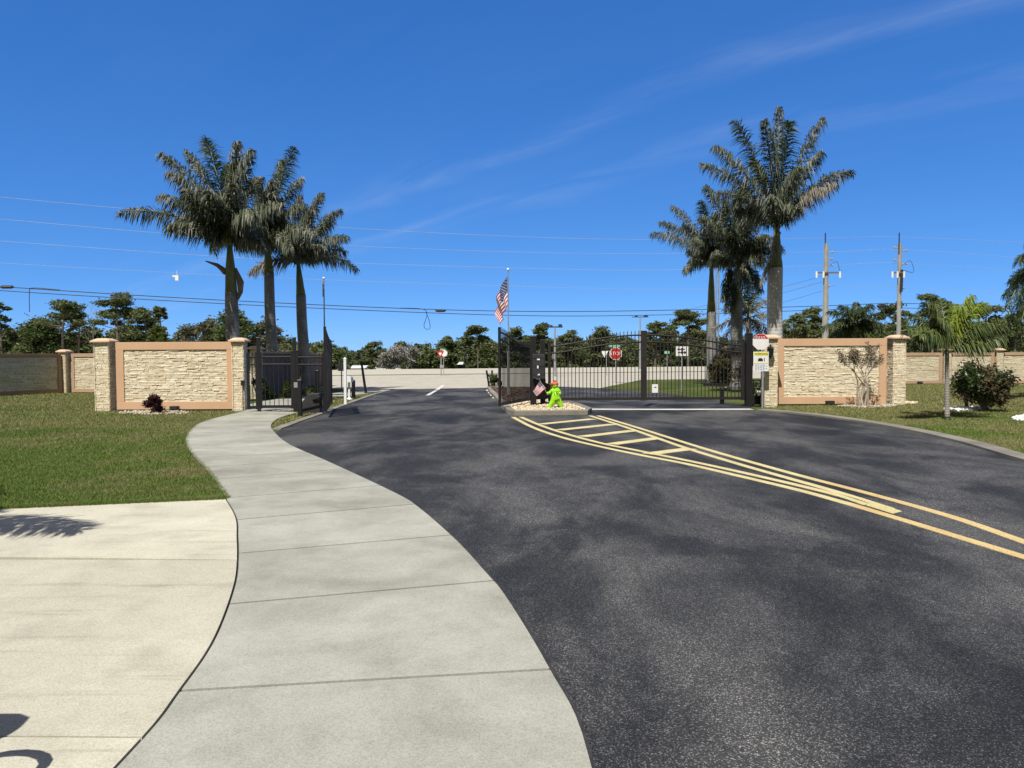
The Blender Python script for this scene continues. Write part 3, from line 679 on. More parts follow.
# spot light boxes in the wall feet, conduit, lantern
for px, py, Y, lb in ((174.5, 408, YL + .06, 'small black spotlight box at the foot of the left entrance wall'), (830, 402.6, YR + .06, 'small black spotlight box at the foot of the right entrance wall'), (920, 382.6, YB - .1, 'tiny black spotlight box at the foot of the far right wall')):
    p = W(px, py, Y - .06); t = thing('spotlight', (p.x, p.y, 0), lb, 'spotlight'); mb = MB(); mb.box(p, (.26, .14, .12)); mb.build('housing', M['iron'], t, bevel=.01)
    mb = MB(); mb.box(p + Vector((0, -.075, 0)), (.20, .012, .07)); mb.build('lens', M['dark'], t)
p = W(242.7, 383, YL - .10); t = thing('conduit_box', (p.x, p.y, 0), 'small dark switch box with thin conduit on the left gate pillar', 'switch box')
mb = MB(); mb.box(p, (.10, .07, .16)); mb.build('box', M['ironb'], t, bevel=.006); mb = MB(); mb.tube([(p.x, p.y, .02), (p.x, p.y, p.z - .08)], .014, 6); mb.build('pipe', M['ironb'], t)
p = W(770.4, 352, YP - .12); t = thing('wall_lantern', (p.x, p.y, p.z - .2), 'black wall lantern on the stone pillar behind the warning signs', 'lantern')
mb = MB(); mb.box(p, (.13, .13, .22), taper=1.25); mb.build('cage', M['iron'], t); mb = MB(); mb.box(p + Vector((0, 0, .15)), (.20, .20, .07), taper=.3); mb.ball(p + Vector((0, 0, .21)), .03); mb.build('roof', M['iron'], t)
mb = MB(); mb.box(p + Vector((0, .08, -.02)), (.07, .12, .30)); mb.tube([p + Vector((0, 0, -.11)), p + Vector((0, 0, -.22))], [.04, .012], 6); mb.build('bracket', M['iron'], t)

# ------------------------------------------------------------------ iron fences and gates
def leaf(t, a, b, hfun, z0=.2, sp=.098, pk=.022, mat='iron', stile=.07, rail2=.22, frame_end=(True, True), solid=None):
    """a->b gate leaf; hfun(s) height of picket tips, s in 0..1"""
    a, b = Vector(a), Vector(b); u = (b - a).normalized(); L = (b - a).length; n = max(2, int(L / sp)); mp_ = MB()
    for i in range(1, n):
        s = i / n; p = a + u * (L * s); h = hfun(s)
        mp_.box(p + Vector((0, 0, (z0 + h) / 2)), (pk, pk, h - z0 - .03), u)
        mp_.box(p + Vector((0, 0, h)), (pk, pk, .06), u, taper=.2)
    K = 14
    for dz in (.13, .13 + rail2):
        mr = MB(); mr.tube([a + u * (L * i / K) + Vector((0, 0, hfun(i / K) - dz)) for i in range(K + 1)], .026, 4); mr.build('rail', M[mat], t)
    mr = MB(); mr.box((a + b) / 2 + Vector((0, 0, z0 + .05)), (L, .05, .085), u)
    mp_.build('picket_panel', M[mat], t); mr.build('bottom_rail', M[mat], t)
    for e, s in ((a, 0), (b, 1)):
        if frame_end[s]:
            mb = MB(); h = hfun(s); mb.box(e + Vector((0, 0, (z0 + h) / 2)), (stile, stile, h - z0 + .02), u); mb.build('stile', M[mat], t)
def post(t, p, h, w_=.1, mat='iron', name='post', cap=True):
    mb = MB(); mb.box(Vector(p) + Vector((0, 0, h / 2)), (w_, w_, h)); 
    if cap: mb.box(Vector(p) + Vector((0, 0, h + .015)), (w_ + .03, w_ + .03, .03), taper=.7)
    return mb.build(name, M[mat], t, bevel=.006)
def g0(px, Y): p = W(px, 380, Y); p.z = -3.05 * min(1, max(0, (p.y - .28 * p.x - 112) / 16)); return p
# entry gate: two leaves rising to the middle
YG = G(650, 407).y
xa, xc, xb = 549.5, 643.5, 742.5
hc = Z(643, 331, YG); hs_ = Z(742, 341.5, YG)
def arch(s): return hs_ + (hc - hs_) * (.5 - .5 * math.cos(math.pi * min(1, max(0, s)) ** .75))
a, m1, b = g0(xa, YG), g0(xc - 1.1, YG), g0(xb, YG); m2 = g0(xc + 1.7, YG)
t = thing('driveway_gate', a, 'closed black iron entry gate leaf left of the tall middle stiles', 'gate', 'entry gate leaves')
leaf(t, a, m1, arch, .22, .115, .022, 'ironb', .09)
t = thing('driveway_gate', b, 'closed black iron entry gate leaf right of the middle, small white notice on it', 'gate', 'entry gate leaves')
leaf(t, b, m2, arch, .22, .115, .022, 'ironb', .09)
p = W(655, 388.5, YG - .04); mb = MB(); mb.box(p, (.19, .012, .27)); tt = thing('gate_notice', p, 'small white notice hung low on the entry gate', 'notice'); mb.build('board', M['signwhite'], tt)
mb = MB(); mb.box(p + Vector((.01, -.008, .04)), (.07, .004, .03)); mb.build('print', M['ink'], tt)
# right hinge post of entry gate
p = g0(748.5, YG - .12); t = thing('gate_post', p, 'thick black square gate post at the right end of the entry gate', 'gate post', 'thick gate posts'); post(t, p, Z(748, 334, YG), .20)
# hinge posts in the median
YM = G(533, 409).y
p = g0(533.3, YM + .05); t = thing('gate_post', p, 'thick black gate post rising out of the gravel beside the small flag', 'gate post', 'thick gate posts'); post(t, p, Z(533, 337, YM), .19)
p = g0(542.8, YM + .5); t = thing('gate_post', p, 'thick black gate post behind the dark marker board in the median', 'gate post', 'thick gate posts'); post(t, p, Z(543, 340, YM), .16)
# board between posts with three white marks
t = thing('entry_panel', g0(540, YM - .15), 'dark upright panel with three white marks between the median posts', 'entry panel')
c = W(538.6, 366.5, YM - .15); mb = MB(); mb.box(c, (.38, .10, .76)); mb.build('board', M['dark'], t, bevel=.01)
for z in (-.37, -.12, .13): mb = MB(); mb.box(c + Vector((0, -.053, z + .12)), (.36, .012, .008)); mb.build('seam', M['iron'], t)
mb = MB(); mb.box(W(538.4, 359.4, YM - .21), (.085, .01, .045)); mb.build('white_mark', M['signwhite'], t); mb = MB(); mb.box(W(537.8, 367, YM - .21), (.045, .01, .085)); mb.build('white_mark', M['signwhite'], t); mb = MB()
q = W(538.6, 374.6, YM - .21); mb.plate([q + Vector((-.05, 0, -.02)), q + Vector((.05, 0, -.02)), q + Vector((.02, 0, .035))], (0, 1, 0), .01); mb.build('white_mark', M['signwhite'], t)
mb = MB(); mb.box(W(540.6, 391, YM + .30), (.36, .12, .52)); mb.box(W(540.2, 381, YM + .22), (.34, .1, .12)); mb.tube([W(535, 396, YM + .3), W(541, 387, YM + .25), W(545, 399, YM + .3)], .02, 6)
mb.box(W(548, 391, YM + .34), (.36, .10, .48)); p0 = g0(548, YM + .34); mb.tube([p0 + Vector((-.1, 0, 0)), p0 + Vector((-.1, 0, .4))], .02, 6); mb.tube([p0 + Vector((.1, 0, 0)), p0 + Vector((.1, 0, .4))], .02, 6); mb.build('operator_box', M['dark'], t)
# exit gate leaves, swung open towards the viewer
a = G(499.7, 413.0); b = G(531.0, 406.5)
t = thing('driveway_gate', b, 'open black iron exit gate leaf standing in front of the flagpole', 'gate', 'exit gate leaves swung open')
hn, hf = Z(499.7, 327.5, a.y), Z(531, 344, b.y)
leaf(t, a, b, lambda s: hf + (hn - hf) * (.5 + .5 * math.cos(math.pi * s ** .8)), .2, .105, .019, 'iron', .06)
a = G(326, 418.2); b = G(331.5, 410.5)
t = thing('driveway_gate', b, 'open black iron exit gate leaf seen nearly edge on beside the pedestrian fence', 'gate', 'exit gate leaves swung open')
hn, hf = Z(324, 327, a.y), Z(331, 340.5, b.y)
leaf(t, a, b, lambda s: hf + (hn - hf) * (.5 + .5 * math.cos(math.pi * s ** .8)), .2, .095, .022, 'iron', .07)
# pedestrian fence left
YF = G(270, 412.3).y
hft = lambda py: (lambda s: Z(280, py, YF))
def fpost(px, top, name, lb, w_=.085):
    p = g0(px, YF); t = thing(name, p, lb, 'fence post', 'pedestrian fence posts'); post(t, p, Z(px, top, YF), w_)
t = thing('iron_fence', g0(253, YF), 'narrow black picket fence piece against the left gate pillar', 'fence'); leaf(t, g0(248.3, YF), g0(257, YF), hft(352.5), .10, .12, .02)
t = thing('pedestrian_gate', g0(276, YF), 'black picket pedestrian gate across the sidewalk', 'gate'); leaf(t, g0(260.5, YF), g0(292.3, YF), hft(352.5), .12, .13, .016)
t = thing('iron_fence', g0(310, YF), 'black picket fence piece between pedestrian gate and open exit leaf', 'fence'); leaf(t, g0(297, YF), g0(324, YF), hft(353), .12, .13, .016)
fpost(258.8, 338, 'fence_post', 'black fence post left of the pedestrian gate'); fpost(294.8, 338, 'fence_post', 'black fence post right of the pedestrian gate', .09)
p = g0(317, YF + .1); t = thing('fence_post', p, 'short black post right of the gate operator box', 'fence post'); post(t, p, Z(317, 371, YF), .10)
# gate operator left
c = G(311, 413.5); t = thing('gate_operator', c, 'low black gate operator housing beside the open left exit leaf', 'gate operator')
mb = MB(); P = [(-.30, 0), (.30, 0), (.30, .60), (-.02, .58), (-.20, .36)]
mb.plate([c + Vector((x, 0, z)) for x, z in P], (0, 1, 0), .34); mb.build('housing', M['dark'], t, bevel=.015)
mb = MB(); mb.tube([c + Vector((.1, -.2, .40)), c + Vector((.36, -.25, .50)), c + Vector((.52, -.5, .62))], .03, 6); mb.tube([c + Vector((-.3, -.19, .12)), c + Vector((.3, -.19, .26))], .028, 6); mb.build('arm', M['iron'], t)
mb = MB(); mb.box(c + Vector((.42, -.25, .09)), (.05, .05, .18)); mb.build('foot_peg', M['iron'], t)
p = G(300.2, 417); t = thing('keypad_post', p, 'short black keypad post on the verge in front of the pedestrian fence', 'keypad post'); post(t, p, 1.0, .10)
mb = MB(); mb.box(p + Vector((-.09, -.02, .88)), (.10, .10, .14)); mb.build('keypad', M['galv'], t); mb = MB(); mb.box(p + Vector((-.11, .02, .40)), (.13, .10, .50)); mb.build('housing', M['iron'], t)
# gate operator right of entry gate + arm behind gate
c = g0(757, YG + .1); t = thing('gate_operator', c, 'black gate operator frame between the right gate post and the stone pillar', 'gate operator')
mb = MB(); 
for dx_, dy_ in ((-.14, -.1), (.16, -.1), (-.14, .15), (.16, .15)): mb.box(c + Vector((dx_, dy_, .42)), (.035, .035, .84))
for z in (.08, .32, .84): mb.box(c + Vector((.01, -.1, z)), (.30, .03, .03)); mb.box(c + Vector((.01, .15, z)), (.30, .03, .03))
mb.build('frame', M['iron'], t); mb = MB(); mb.box(c + Vector((.02, .02, .20)), (.24, .2, .22)); mb.build('motor_box', M['iron'], t, bevel=.01)
mb = MB(); mb.box(c + Vector((-.02, -.125, .45)), (.045, .01, .12)); mb.build('label_plate', M['signwhite'], t); mb = MB(); mb.box(c + Vector((.05, -.125, .45)), (.045, .01, .12)); mb.build('label_plate', M['signwhite'], t)
q = W(722, 391, YG + 1.25); tt = thing('swing_gate_opener', (q.x, q.y, 0), 'black gate opener with a horizontal arm behind the right part of the entry gate', 'gate opener')
mb = MB(); mb.box(W(716, 384.6, YG + 1.2), (.85, .12, .09)); mb.build('arm', M['iron'], tt); mb = MB(); mb.box((q.x, q.y, q.z / 2), (.12, .12, q.z)); mb.build('post', M['iron'], tt)
mb = MB(); mb.box(W(700, 403.2, YG + 1.05) * Vector((1, 1, 0)) if False else Vector((g0(655, YG).x, YG + .9, .016)), (5.6, .14, .006)); tag(mb.build('picket_shadow_strip', M['picket_shadow']), kind='structure')  # dark strip standing in for the gate pickets' shadow on the road

# ------------------------------------------------------------------ signs
def text_mesh(name, body, size, loc, mat, parent, ext=.002, rotz=0):
    cu = bpy.data.curves.new('t', 'FONT'); cu.body = body; cu.size = size; cu.extrude = ext; cu.align_x = 'CENTER'; cu.align_y = 'CENTER'
    o = bpy.data.objects.new('t', cu); me = bpy.data.meshes.new_from_object(o); bpy.data.objects.remove(o)
    me.transform(Matrix.Translation(loc) @ Matrix.Rotation(rotz, 4, 'Z') @ Matrix.Rotation(R(90), 4, 'X'))
    return link(name, me, mat, parent)
def ngon(c, r, n, rot=0, sx=1, sz=1): return [Vector(c) + Vector((math.cos(rot + 2 * math.pi * i / n) * r * sx, 0, math.sin(rot + 2 * math.pi * i / n) * r * sz)) for i in range(n)]
YS = YP - .35
p = g0(764.8, YS); t = thing('warning_sign_post', p, 'thin post with white red-topped octagon above a white and yellow warning board', 'sign')
mb = MB(); mb.box(p + Vector((-.06, .03, .62)), (.05, .05, 1.6)); mb.build('post', M['galv'], t)
c = W(760.8, 341.8, YS); mb = MB(); mb.plate(ngon(c, .265, 8, R(22.5), 1, .98), (0, 1, 0), .01); mb.build('octagon_plate', M['signwhite'], t)
tp = [v + Vector((0, -.008, 0)) for v in ngon(c, .255, 8, R(22.5), 1, .98)]; z_ = c.z + .085
mb = MB(); mb.plate([tp[1], tp[2], tp[3].lerp(tp[2], .0) if False else Vector((tp[3].x, tp[3].y, max(z_, tp[3].z))), Vector((tp[0].x, tp[0].y, max(z_, tp[0].z)))], (0, 1, 0), .004); mb.build('red_band', M['signred'], t)
mb = MB()
for dx_, z in ((-.12, .16), (-.05, .16), (.02, .16), (.09, .16), (-.14, .12), (-.06, .12), (.03, .12), (.11, .12)): mb.box(c + Vector((dx_, -.014, z - .01)), (.045, .004, .022))
mb.build('band_print', M['signwhite'], t)
c = W(761, 361.5, YS); mb = MB(); mb.box(c, (.47, .01, .60)); mb.build('board', M['signwhite'], t, bevel=.003)
mb = MB(); mb.box(c + Vector((0, -.008, .235)), (.43, .004, .09)); mb.box(c + Vector((0, -.008, -.045)), (.43, .004, .02)); mb.build('yellow_band', M['signyellow'], t)
text_mesh('lettering', 'WARNING', .085, c + Vector((0, -.012, .235)), M['ink'], t)
mb = MB(); mb.box(c + Vector((-.02, -.008, .045)), (.15, .004, .07)); mb.box(c + Vector((-.02, -.008, .09)), (.09, .004, .03)); mb.box(c + Vector((.10, -.008, .06)), (.022, .004, .10)); mb.build('pictogram', M['ink'], t)
mb = MB()
for k, z in enumerate((-.10, -.14, -.18, -.22, -.255)):
    for j in range(4 + k % 2): mb.box(c + Vector((-.16 + j * .078 + (k % 2) * .01, -.008, z)), (.06 - .012 * ((j + k) % 3), .004, .016))
mb.build('small_print', M['blueink'], t)
# stop sign beyond gate
def signpost(px, top, base_Y, label, cat='sign', name='road_sign', r=.03, mat='galv'):
    p = g0(px, base_Y); t = thing(name, p, label, cat); mb = MB(); mb.tube([p, (p.x, p.y, Z(px, top, base_Y))], r, 6); mb.build('post', M[mat], t); return t, p
Y = 45.0; t, p = signpost(615.7, 345, Y, 'red octagonal stop sign seen through the entry gate', 'stop sign', 'stop_sign')
c = W(615.7, 353.6, Y - .05); mb = MB(); mb.plate(ngon(c, .40, 8, R(22.5)), (0, 1, 0), .01); mb.build('border', M['signwhite'], t)
mb = MB(); mb.plate([v + Vector((0, -.008, 0)) for v in ngon(c, .365, 8, R(22.5))], (0, 1, 0), .006); mb.build('face', M['signred'], t)
text_mesh('lettering', 'STOP', .30, c + Vector((0, -.016, 0)), M['signwhite'], t)
mb = MB(); mb.box(W(614.5, 346, Y - .05), (.75, .01, .13)); mb.build('street_plate', M['signgreen'], t)
Y = 66.0; t, p = signpost(606.5, 352, Y, 'white downward triangle sign left of the stop sign behind the gate')
c = W(604.6, 353.5, Y - .05); mb = MB(); mb.plate([c + Vector((-.33, 0, .22)), c + Vector((.33, 0, .22)), c + Vector((0, 0, -.36))], (0, 1, 0), .01); mb.build('plate', M['signwhite'], t)
Y = 34.0; t, p = signpost(681.8, 347, Y, 'white rectangular arrow sign behind the entry gate', r=.025)
c = W(682, 351.2, Y - .05); mb = MB(); mb.box(c, (.56, .01, .44)); mb.build('plate', M['signwhite'], t)
mb = MB()
for z in (.09, -.06): mb.box(c + Vector((-.03, -.008, z)), (.32, .004, .045))
mb.plate([c + Vector((.10, -.008, -.14)), c + Vector((.22, -.008, -.06)), c + Vector((.10, -.008, .02))], (0, 1, 0), .004); mb.plate([c + Vector((-.12, -.008, .17)), c + Vector((-.23, -.008, .09)), c + Vector((-.12, -.008, .01))], (0, 1, 0), .004); mb.box(c + Vector((-.01, -.008, .01)), (.05, .004, .3)); mb.build('arrow', M['ink'], t)
Y = 70; t, p = signpost(667, 354, Y, 'pale green street name sign between the stop sign and the arrow sign'); mb = MB(); mb.box(W(667, 352.5, Y - .05), (.48, .02, .24)); mb.build('name_plate', M['signgreen'], t)
Y = 66; t, p = signpost(441.2, 350, Y, 'red and white give way sign beside the highway, small plate below', 'yield sign', 'yield_sign', .05)
c = W(440.3, 354.0, Y - .06); mb = MB(); mb.plate([c + Vector((-.36, 0, .26)), c + Vector((.36, 0, .26)), c + Vector((0, 0, -.38))], (0, 1, 0), .012); mb.build('red_triangle', M['signred'], t)
mb = MB(); mb.plate([c + Vector((-.16, -.01, .12)), c + Vector((.16, -.01, .12)), c + Vector((0, -.01, -.16))], (0, 1, 0), .006); mb.build('white_centre', M['signwhite'], t)
mb = MB(); mb.box(W(441.6, 366.3, Y - .06), (.3, .012, .26)); mb.build('lower_plate', M['signgrey'], t)
Y = 68; t, p = signpost(443.8, 350, Y, 'white round sign just right of the give way sign'); mb = MB(); mb.plate(ngon(W(444.2, 353.3, Y - .05), .30, 14), (0, 1, 0), .012); mb.build('plate', M['signwhite'], t)
mb = MB(); mb.box(W(442.5, 349.4, Y - .05), (.42, .012, .12)); mb.build('name_plate', M['signgreen'], t)
# verge posts left of the exit lane
p = G(345.6, 405); t = thing('white_post', p, 'tall white square post on the verge beside the exit lane', 'post'); mb = MB(); mb.box(p + Vector((0, 0, .79)), (.085, .085, 1.58)); mb.build('shaft', M['white'], t); mb = MB(); mb.box(p + Vector((0, 0, 1.6)), (.1, .1, .05), taper=.4); mb.build('cap', M['white'], t)
Y = 37; t, p = signpost(341.6, 364, Y, 'grey back of a small square sign behind the tall white post'); mb = MB(); mb.box(W(341.6, 366.4, Y), (.36, .012, .46)); mb.build('plate', M['signgrey'], t)
p = G(349.3, 399.6); t = thing('mailbox', p, 'white mailbox on a short white post with flared foot', 'mailbox')
mb = MB(); mb.box(p + Vector((0, 0, .36)), (.07, .07, .66)); mb.box(p + Vector((0, 0, .04)), (.24, .2, .08), taper=.4); mb.build('post', M['white'], t)
c = p + Vector((0, 0, .80)); mb = MB(); prof = [Vector((-.12, 0, -.12)), Vector((.12, 0, -.12))] + [Vector((.12 * math.cos(k * math.pi / 6), 0, .12 * math.sin(k * math.pi / 6))) for k in range(7)]
mb.plate([c + v for v in prof], (0, 1, 0), .42); mb.build('box', M['white'], t)
p = G(353.6, 397.6); t = thing('bollard', p, 'black post standing right behind the white mailbox', 'bollard'); mb = MB(); mb.tube([p, p + Vector((0, 0, .68)), p + Vector((0, 0, .72))], [.075, .075, .05], 10); mb.build('shaft', M['iron'], t)
mb = MB(); mb.tube([p, p + Vector((0, 0, .04))], .1, 10); mb.build('base_flange', M['iron'], t)
p = G(366, 393.6); q = W(361.3, 361, p.y); mb = MB(); mb.tube([p, q], [.065, .05], 7); tag(mb.build('leaning_post', M['iron']), 'dark leaning post on the verge near the highway', 'post')
# posts and bush at the median's far end
for k, (x0, x1, lb) in enumerate(((489.3, 486.5, 'short dark leaning post at the far tip of the median'), (492.4, 492, 'short dark upright post beside the round median bush'))):
    p = G(x0, 388); q = W(x1, 370.3, p.y); mb = MB(); mb.tube([p, q], .055, 6)
    if k == 0: mb.tube([W(486.5, 373, p.y), W(491.5, 379, p.y)], .045, 6)
    tag(mb.build('short_post', M['iron']), lb, 'post')

# ------------------------------------------------------------------ poles and wires
def cable(name, pts, r, mat, label, cat='power line', n=4, sag=0):
    mb = MB(); mb.tube(pts, r, n, False); return tag(mb.build(name, mat), label, cat)
def wireYZ(pxpy, base=57.3, sl=.28):
    out = []
    for px, py in pxpy:
        d = ray(px, py); t = base / (d.y - sl * d.x); out.append(Vector((d.x * t, d.y * t, EYE + d.z * t)))
    return out
def wire(pts, r, mat, label, base=57.3):
    P = smoothline(wireYZ(pts, base), 8); cable('power_line', P, r, mat, label)
WP, WB = M['wirepale'], M['wire']
wire([(-60, 191), (0, 197), (118, 208), (350, 228), (560, 238), (700, 239.5), (825, 238), (898, 237), (1024, 242.5), (1100, 248)], .012, WP, 'topmost thin power line, highest across the whole sky')
wire([(-60, 213), (0, 219), (210, 237), (400, 248), (600, 253.5), (825, 252), (898, 249.5), (1024, 258), (1100, 264)], .012, WP, 'second power line from the top')
wire([(-60, 236), (0, 241), (210, 256), (350, 263), (600, 270), (700, 269), (825, 265.5), (898, 263.2), (1024, 271.5), (1100, 278)], .012, WP, 'third power line from the top')
wire([(-60, 259), (0, 263), (178, 273), (330, 280), (600, 288.5), (730, 288.6), (826, 286), (900, 287.5), (1024, 293), (1100, 297)], .010, WP, 'fourth power line from the top carrying a white hanging marker')
wire([(-60, 280), (0, 286.5), (210, 299.5), (420, 309), (560, 311.5), (700, 309.5), (825, 305.8), (898, 303.5), (1000, 306), (1100, 310)], .026, WB, 'upper of the two thick black cables low in the sky')
wire([(-60, 284.5), (0, 290.5), (210, 303), (420, 312.5), (560, 316), (700, 314), (825, 309.8), (898, 308), (1000, 311), (1100, 316)], .024, WB, 'lower of the two thick black cables low in the sky', 57.6)
for pts, lb in (([(826, 275), (790, 285), (730, 300), (690, 309)], 'upper slanting service wire running left from the left utility pole'), ([(822, 282), (790, 291), (730, 307)], 'middle slanting service wire running left from the left utility pole'), ([(822, 291), (790, 300.5), (745, 313)], 'lowest slanting service wire running left from the left utility pole')):
    wire(pts, .010, WB, lb, 57.9)
def blob(px0, px1, py, r, lb, base=57.3):
    P = wireYZ([(px0, py), (px0 + 2, py), (px1 - 2, py), (px1, py)], base - .1); mb = MB(); mb.tube(P, [r * .3, r, r, r * .3], 8); tag(mb.build('splice_case', WB), lb, 'splice case')
blob(0, 14, 287, .11, 'black cable splice case at the left edge of the sky'); blob(435, 446, 310.8, .10, 'black cable splice case in the middle of the sky'); blob(877, 886, 306, .20, 'black cable splice case between the two utility poles')
P = smoothline(wireYZ([(400, 308), (422, 309), (427, 314), (424, 325), (426, 329), (430, 328), (429, 320), (426, 312)], 57.2), 6); cable('cable_loop', P, .02, WB, 'black spare cable loop hanging in mid sky', 'cable')
P = smoothline(wireYZ([(60, 290), (33, 288), (29.5, 292), (29.5, 312)], 57.2), 6); cable('cable_drop', P, .025, WB, 'black cable drop curling down at the far left', 'cable')
q = wireYZ([(177, 278)], 57.3)[0]; mb = MB(); mb.box(q, (.24, .1, .36)); mb.box(q + Vector((-.2, 0, .12)), (.2, .08, .12)); mb.tube([q + Vector((0, 0, .2)), q + Vector((0, 0, .5))], .02, 5); tag(mb.build('line_marker', M['white'], bevel=.03), 'white marker hanging from the fourth power line', 'marker')
def utility(px, topy, Y, r0, r1, label, arms, leftarm):
    p = g0(px, Y); h = Z(px, topy, Y); t = thing('utility_pole', p, label, 'utility pole', 'utility poles')
    mb = MB(); mb.tube([p, p + Vector((0, 0, h * .5)), p + Vector((0, 0, h))], [r0, (r0 + r1) / 2, r1], 8); mb.build('pole', M['polewhite'], t)
    mb = MB(); mb.tube([p + Vector((-.12, -.1, h - 1.0)), p + Vector((-.12, -.1, h + .9))], .05, 5); mb.build('pole_top_pin', M['ironb'], t)
    for z, l in arms:
        mb = MB(); zz_ = Z(px, z, Y); mb.tube([p + Vector((0, 0, zz_ - .1)), p + Vector((l, 0, zz_))], .05, 5); mb.ball(p + Vector((l, 0, zz_)), .11, 6, 4); mb.build('insulator', M['signgrey'], t)
    zz_ = Z(px, leftarm[0], Y); mb = MB(); mb.box(p + Vector(((leftarm[1] + leftarm[2]) / 2, -.28, zz_)), (leftarm[2] - leftarm[1], .1, .13)); mb.build('crossarm', M['bark'], t)
    for x_ in (leftarm[1], leftarm[2] * .9, -.35): 
        mb = MB(); mb.tube([p + Vector((x_, -.35, zz_ - .45)), p + Vector((x_, -.35, zz_ + .1))], .09, 7); mb.build('insulator', M['signwhite'], t)
    mb = MB(); mb.tube(smoothline([p + Vector((.2, 0, h - 2.0)), p + Vector((.9, -.1, h - 1.6)), p + Vector((1.2, -.1, h - 2.6)), p + Vector((leftarm[2], -.3, zz_ + .2))], 5), .02, 4); mb.build('jumper_wire', WB, t)
    return t, p, h
utility(824.8, 243.5, 64.8, .31, .20, 'leftmost of the two pale utility poles, with a wide crossarm', ((252, .55), (259, .5), (265.5, .55), (286, .3)), (273, -.95, 1.2))
t, p, h = utility(898, 243, 66.2, .20, .17, 'right utility pole standing beyond the tall end pillar', ((247.5, -.5), (250.5, .55), (260, -.45), (263.8, .6), (288, .4)), (273, -.8, .25))
mb = MB(); mb.tube([p + Vector((.05, -.2, Z(898, 292, 66.2))), p + Vector((.1, -.2, Z(898, 270, 66.2)))], .14, 7); mb.build('transformer', M['dark'], t)
for px, top, Y, lb, w_ in ((640, 317, 98, 'distant pale utility pole rising behind the middle of the entry gate', 1.0), (555, 327, 62, 'slim pale street light pole seen left of the gate centre', .6)):
    p = g0(px, Y); h = Z(px, top, Y); t = thing('utility_pole' if px == 640 else 'street_light', p, lb, 'utility pole' if px == 640 else 'street light')
    mb = MB(); mb.tube([p, p + Vector((0, 0, h))], [.16, .09] if px == 640 else [.10, .07], 7); mb.build('pole', M['galv'], t)
    mb = MB(); mb.box(p + Vector((0, 0, h)), (2.2 * w_, .12, .10)); mb.box(p + Vector((.75 * w_, 0, h + .12)), (.5 * w_, .2, .22)); mb.box(p + Vector((-.5 * w_, 0, h + .08)), (.35 * w_, .2, .16)); mb.build('crossarm', M['dark'], t)
    mb = MB(); mb.box(p + Vector((-.12, -.14, h * .42)), (.22, .16, .5)); mb.build('meter_box', M['galv'], t)
for px, lb in ((715.4, 'left of two thin steel poles behind the right palms'), (718, 'right of two thin steel poles behind the right palms')):
    p = g0(px, 48); t = thing('steel_pole', p, lb, 'pole'); mb = MB(); mb.tube([p, (p.x, p.y, Z(px, 262, 48))], [.06, .045], 7); mb.build('shaft', M['galv'], t); mb = MB(); mb.ball((p.x, p.y, Z(px, 262, 48) + .05), .09); mb.build('finial', M['galv'], t)
p = g0(325.2, 38); t = thing('light_pole', p, 'thin bare pole with a small pale knob standing behind the pedestrian fence', 'pole'); mb = MB(); h = Z(325, 279, 38); mb.tube([p, (p.x, p.y, h)], [.05, .03], 7); mb.build('shaft', M['galv'], t); mb = MB(); mb.ball((p.x, p.y, h + .04), .07); mb.build('knob', M['white'], t)
mb = MB(); mb.tube([(p.x - .03, p.y, h - .9), (p.x - .03, p.y, h - .1)], .05, 6); mb.build('sleeve', M['galv'], t)

# ------------------------------------------------------------------ flags
def flag_mesh(name, fn, parent, nu=26, stars=True):
    """fn(u,v)->point; u along the fly, v down the hoist"""
    mb = MB(); nv = 13
    for j in range(nv):
        for i in range(nu):
            u0, u1, v0, v1 = i / nu, (i + 1) / nu, j / nv, (j + 1) / nv
            mb.cur = 2 if (j < 7 and u1 <= .4001) else (0 if j % 2 == 0 else 1)
            mb.add([fn(u0, v0), fn(u1, v0), fn(u1, v1), fn(u0, v1)], [(0, 1, 2, 3)])
    if stars:
        mb.cur = 1
        for r_ in range(9):
            for c_ in range(6 if r_ % 2 == 0 else 5):
                us = .4 * ((c_ * 2 + 1 + (r_ % 2)) / 12); vsn = 7 / 13 * (r_ + 1) / 10; P0 = fn(us, vsn)
                du = (fn(us + .01, vsn) - P0); dv = (fn(us, vsn + .01) - P0); nn = du.cross(dv).normalized(); du.normalize(); dv.normalize()
                sz = (fn(0, .05) - fn(0, 0)).length * .42
                for sg in (1, -1):
                    P = []
                    for k in range(10):
                        rr_ = sz if k % 2 == 0 else sz * .42; an = math.pi * k / 5
                        P.append(P0 + nn * (sg * .006) + du * (math.sin(an) * rr_) - dv * (math.cos(an) * rr_))
                    mb.add(P, [tuple(range(10))])
    o = mb.build(name, [M['flagred'], M['flagwhite'], M['flagblue']], parent); 
    return o
FY = G(509, 398.5).y; p = g0(508.6, FY); h = Z(508, 270.5, FY)
t = thing('flagpole', p, 'tall thin flagpole in the median behind the open exit leaf', 'flagpole')
mb = MB(); mb.tube([p, (p.x, p.y, h)], [.035, .018], 8); mb.build('shaft', M['galv'], t)
mb = MB(); mb.tube([p, (p.x, p.y, 1.85)], .055, 8); mb.build('ground_sleeve', M['galv'], t)
mb = MB(); mb.ball((p.x, p.y, h + .04), .055); mb.build('finial', M['white'], t)
Hh = 1.15; ztop = Z(508, 276.5, FY); fp = Vector((p.x - .03, p.y, ztop))
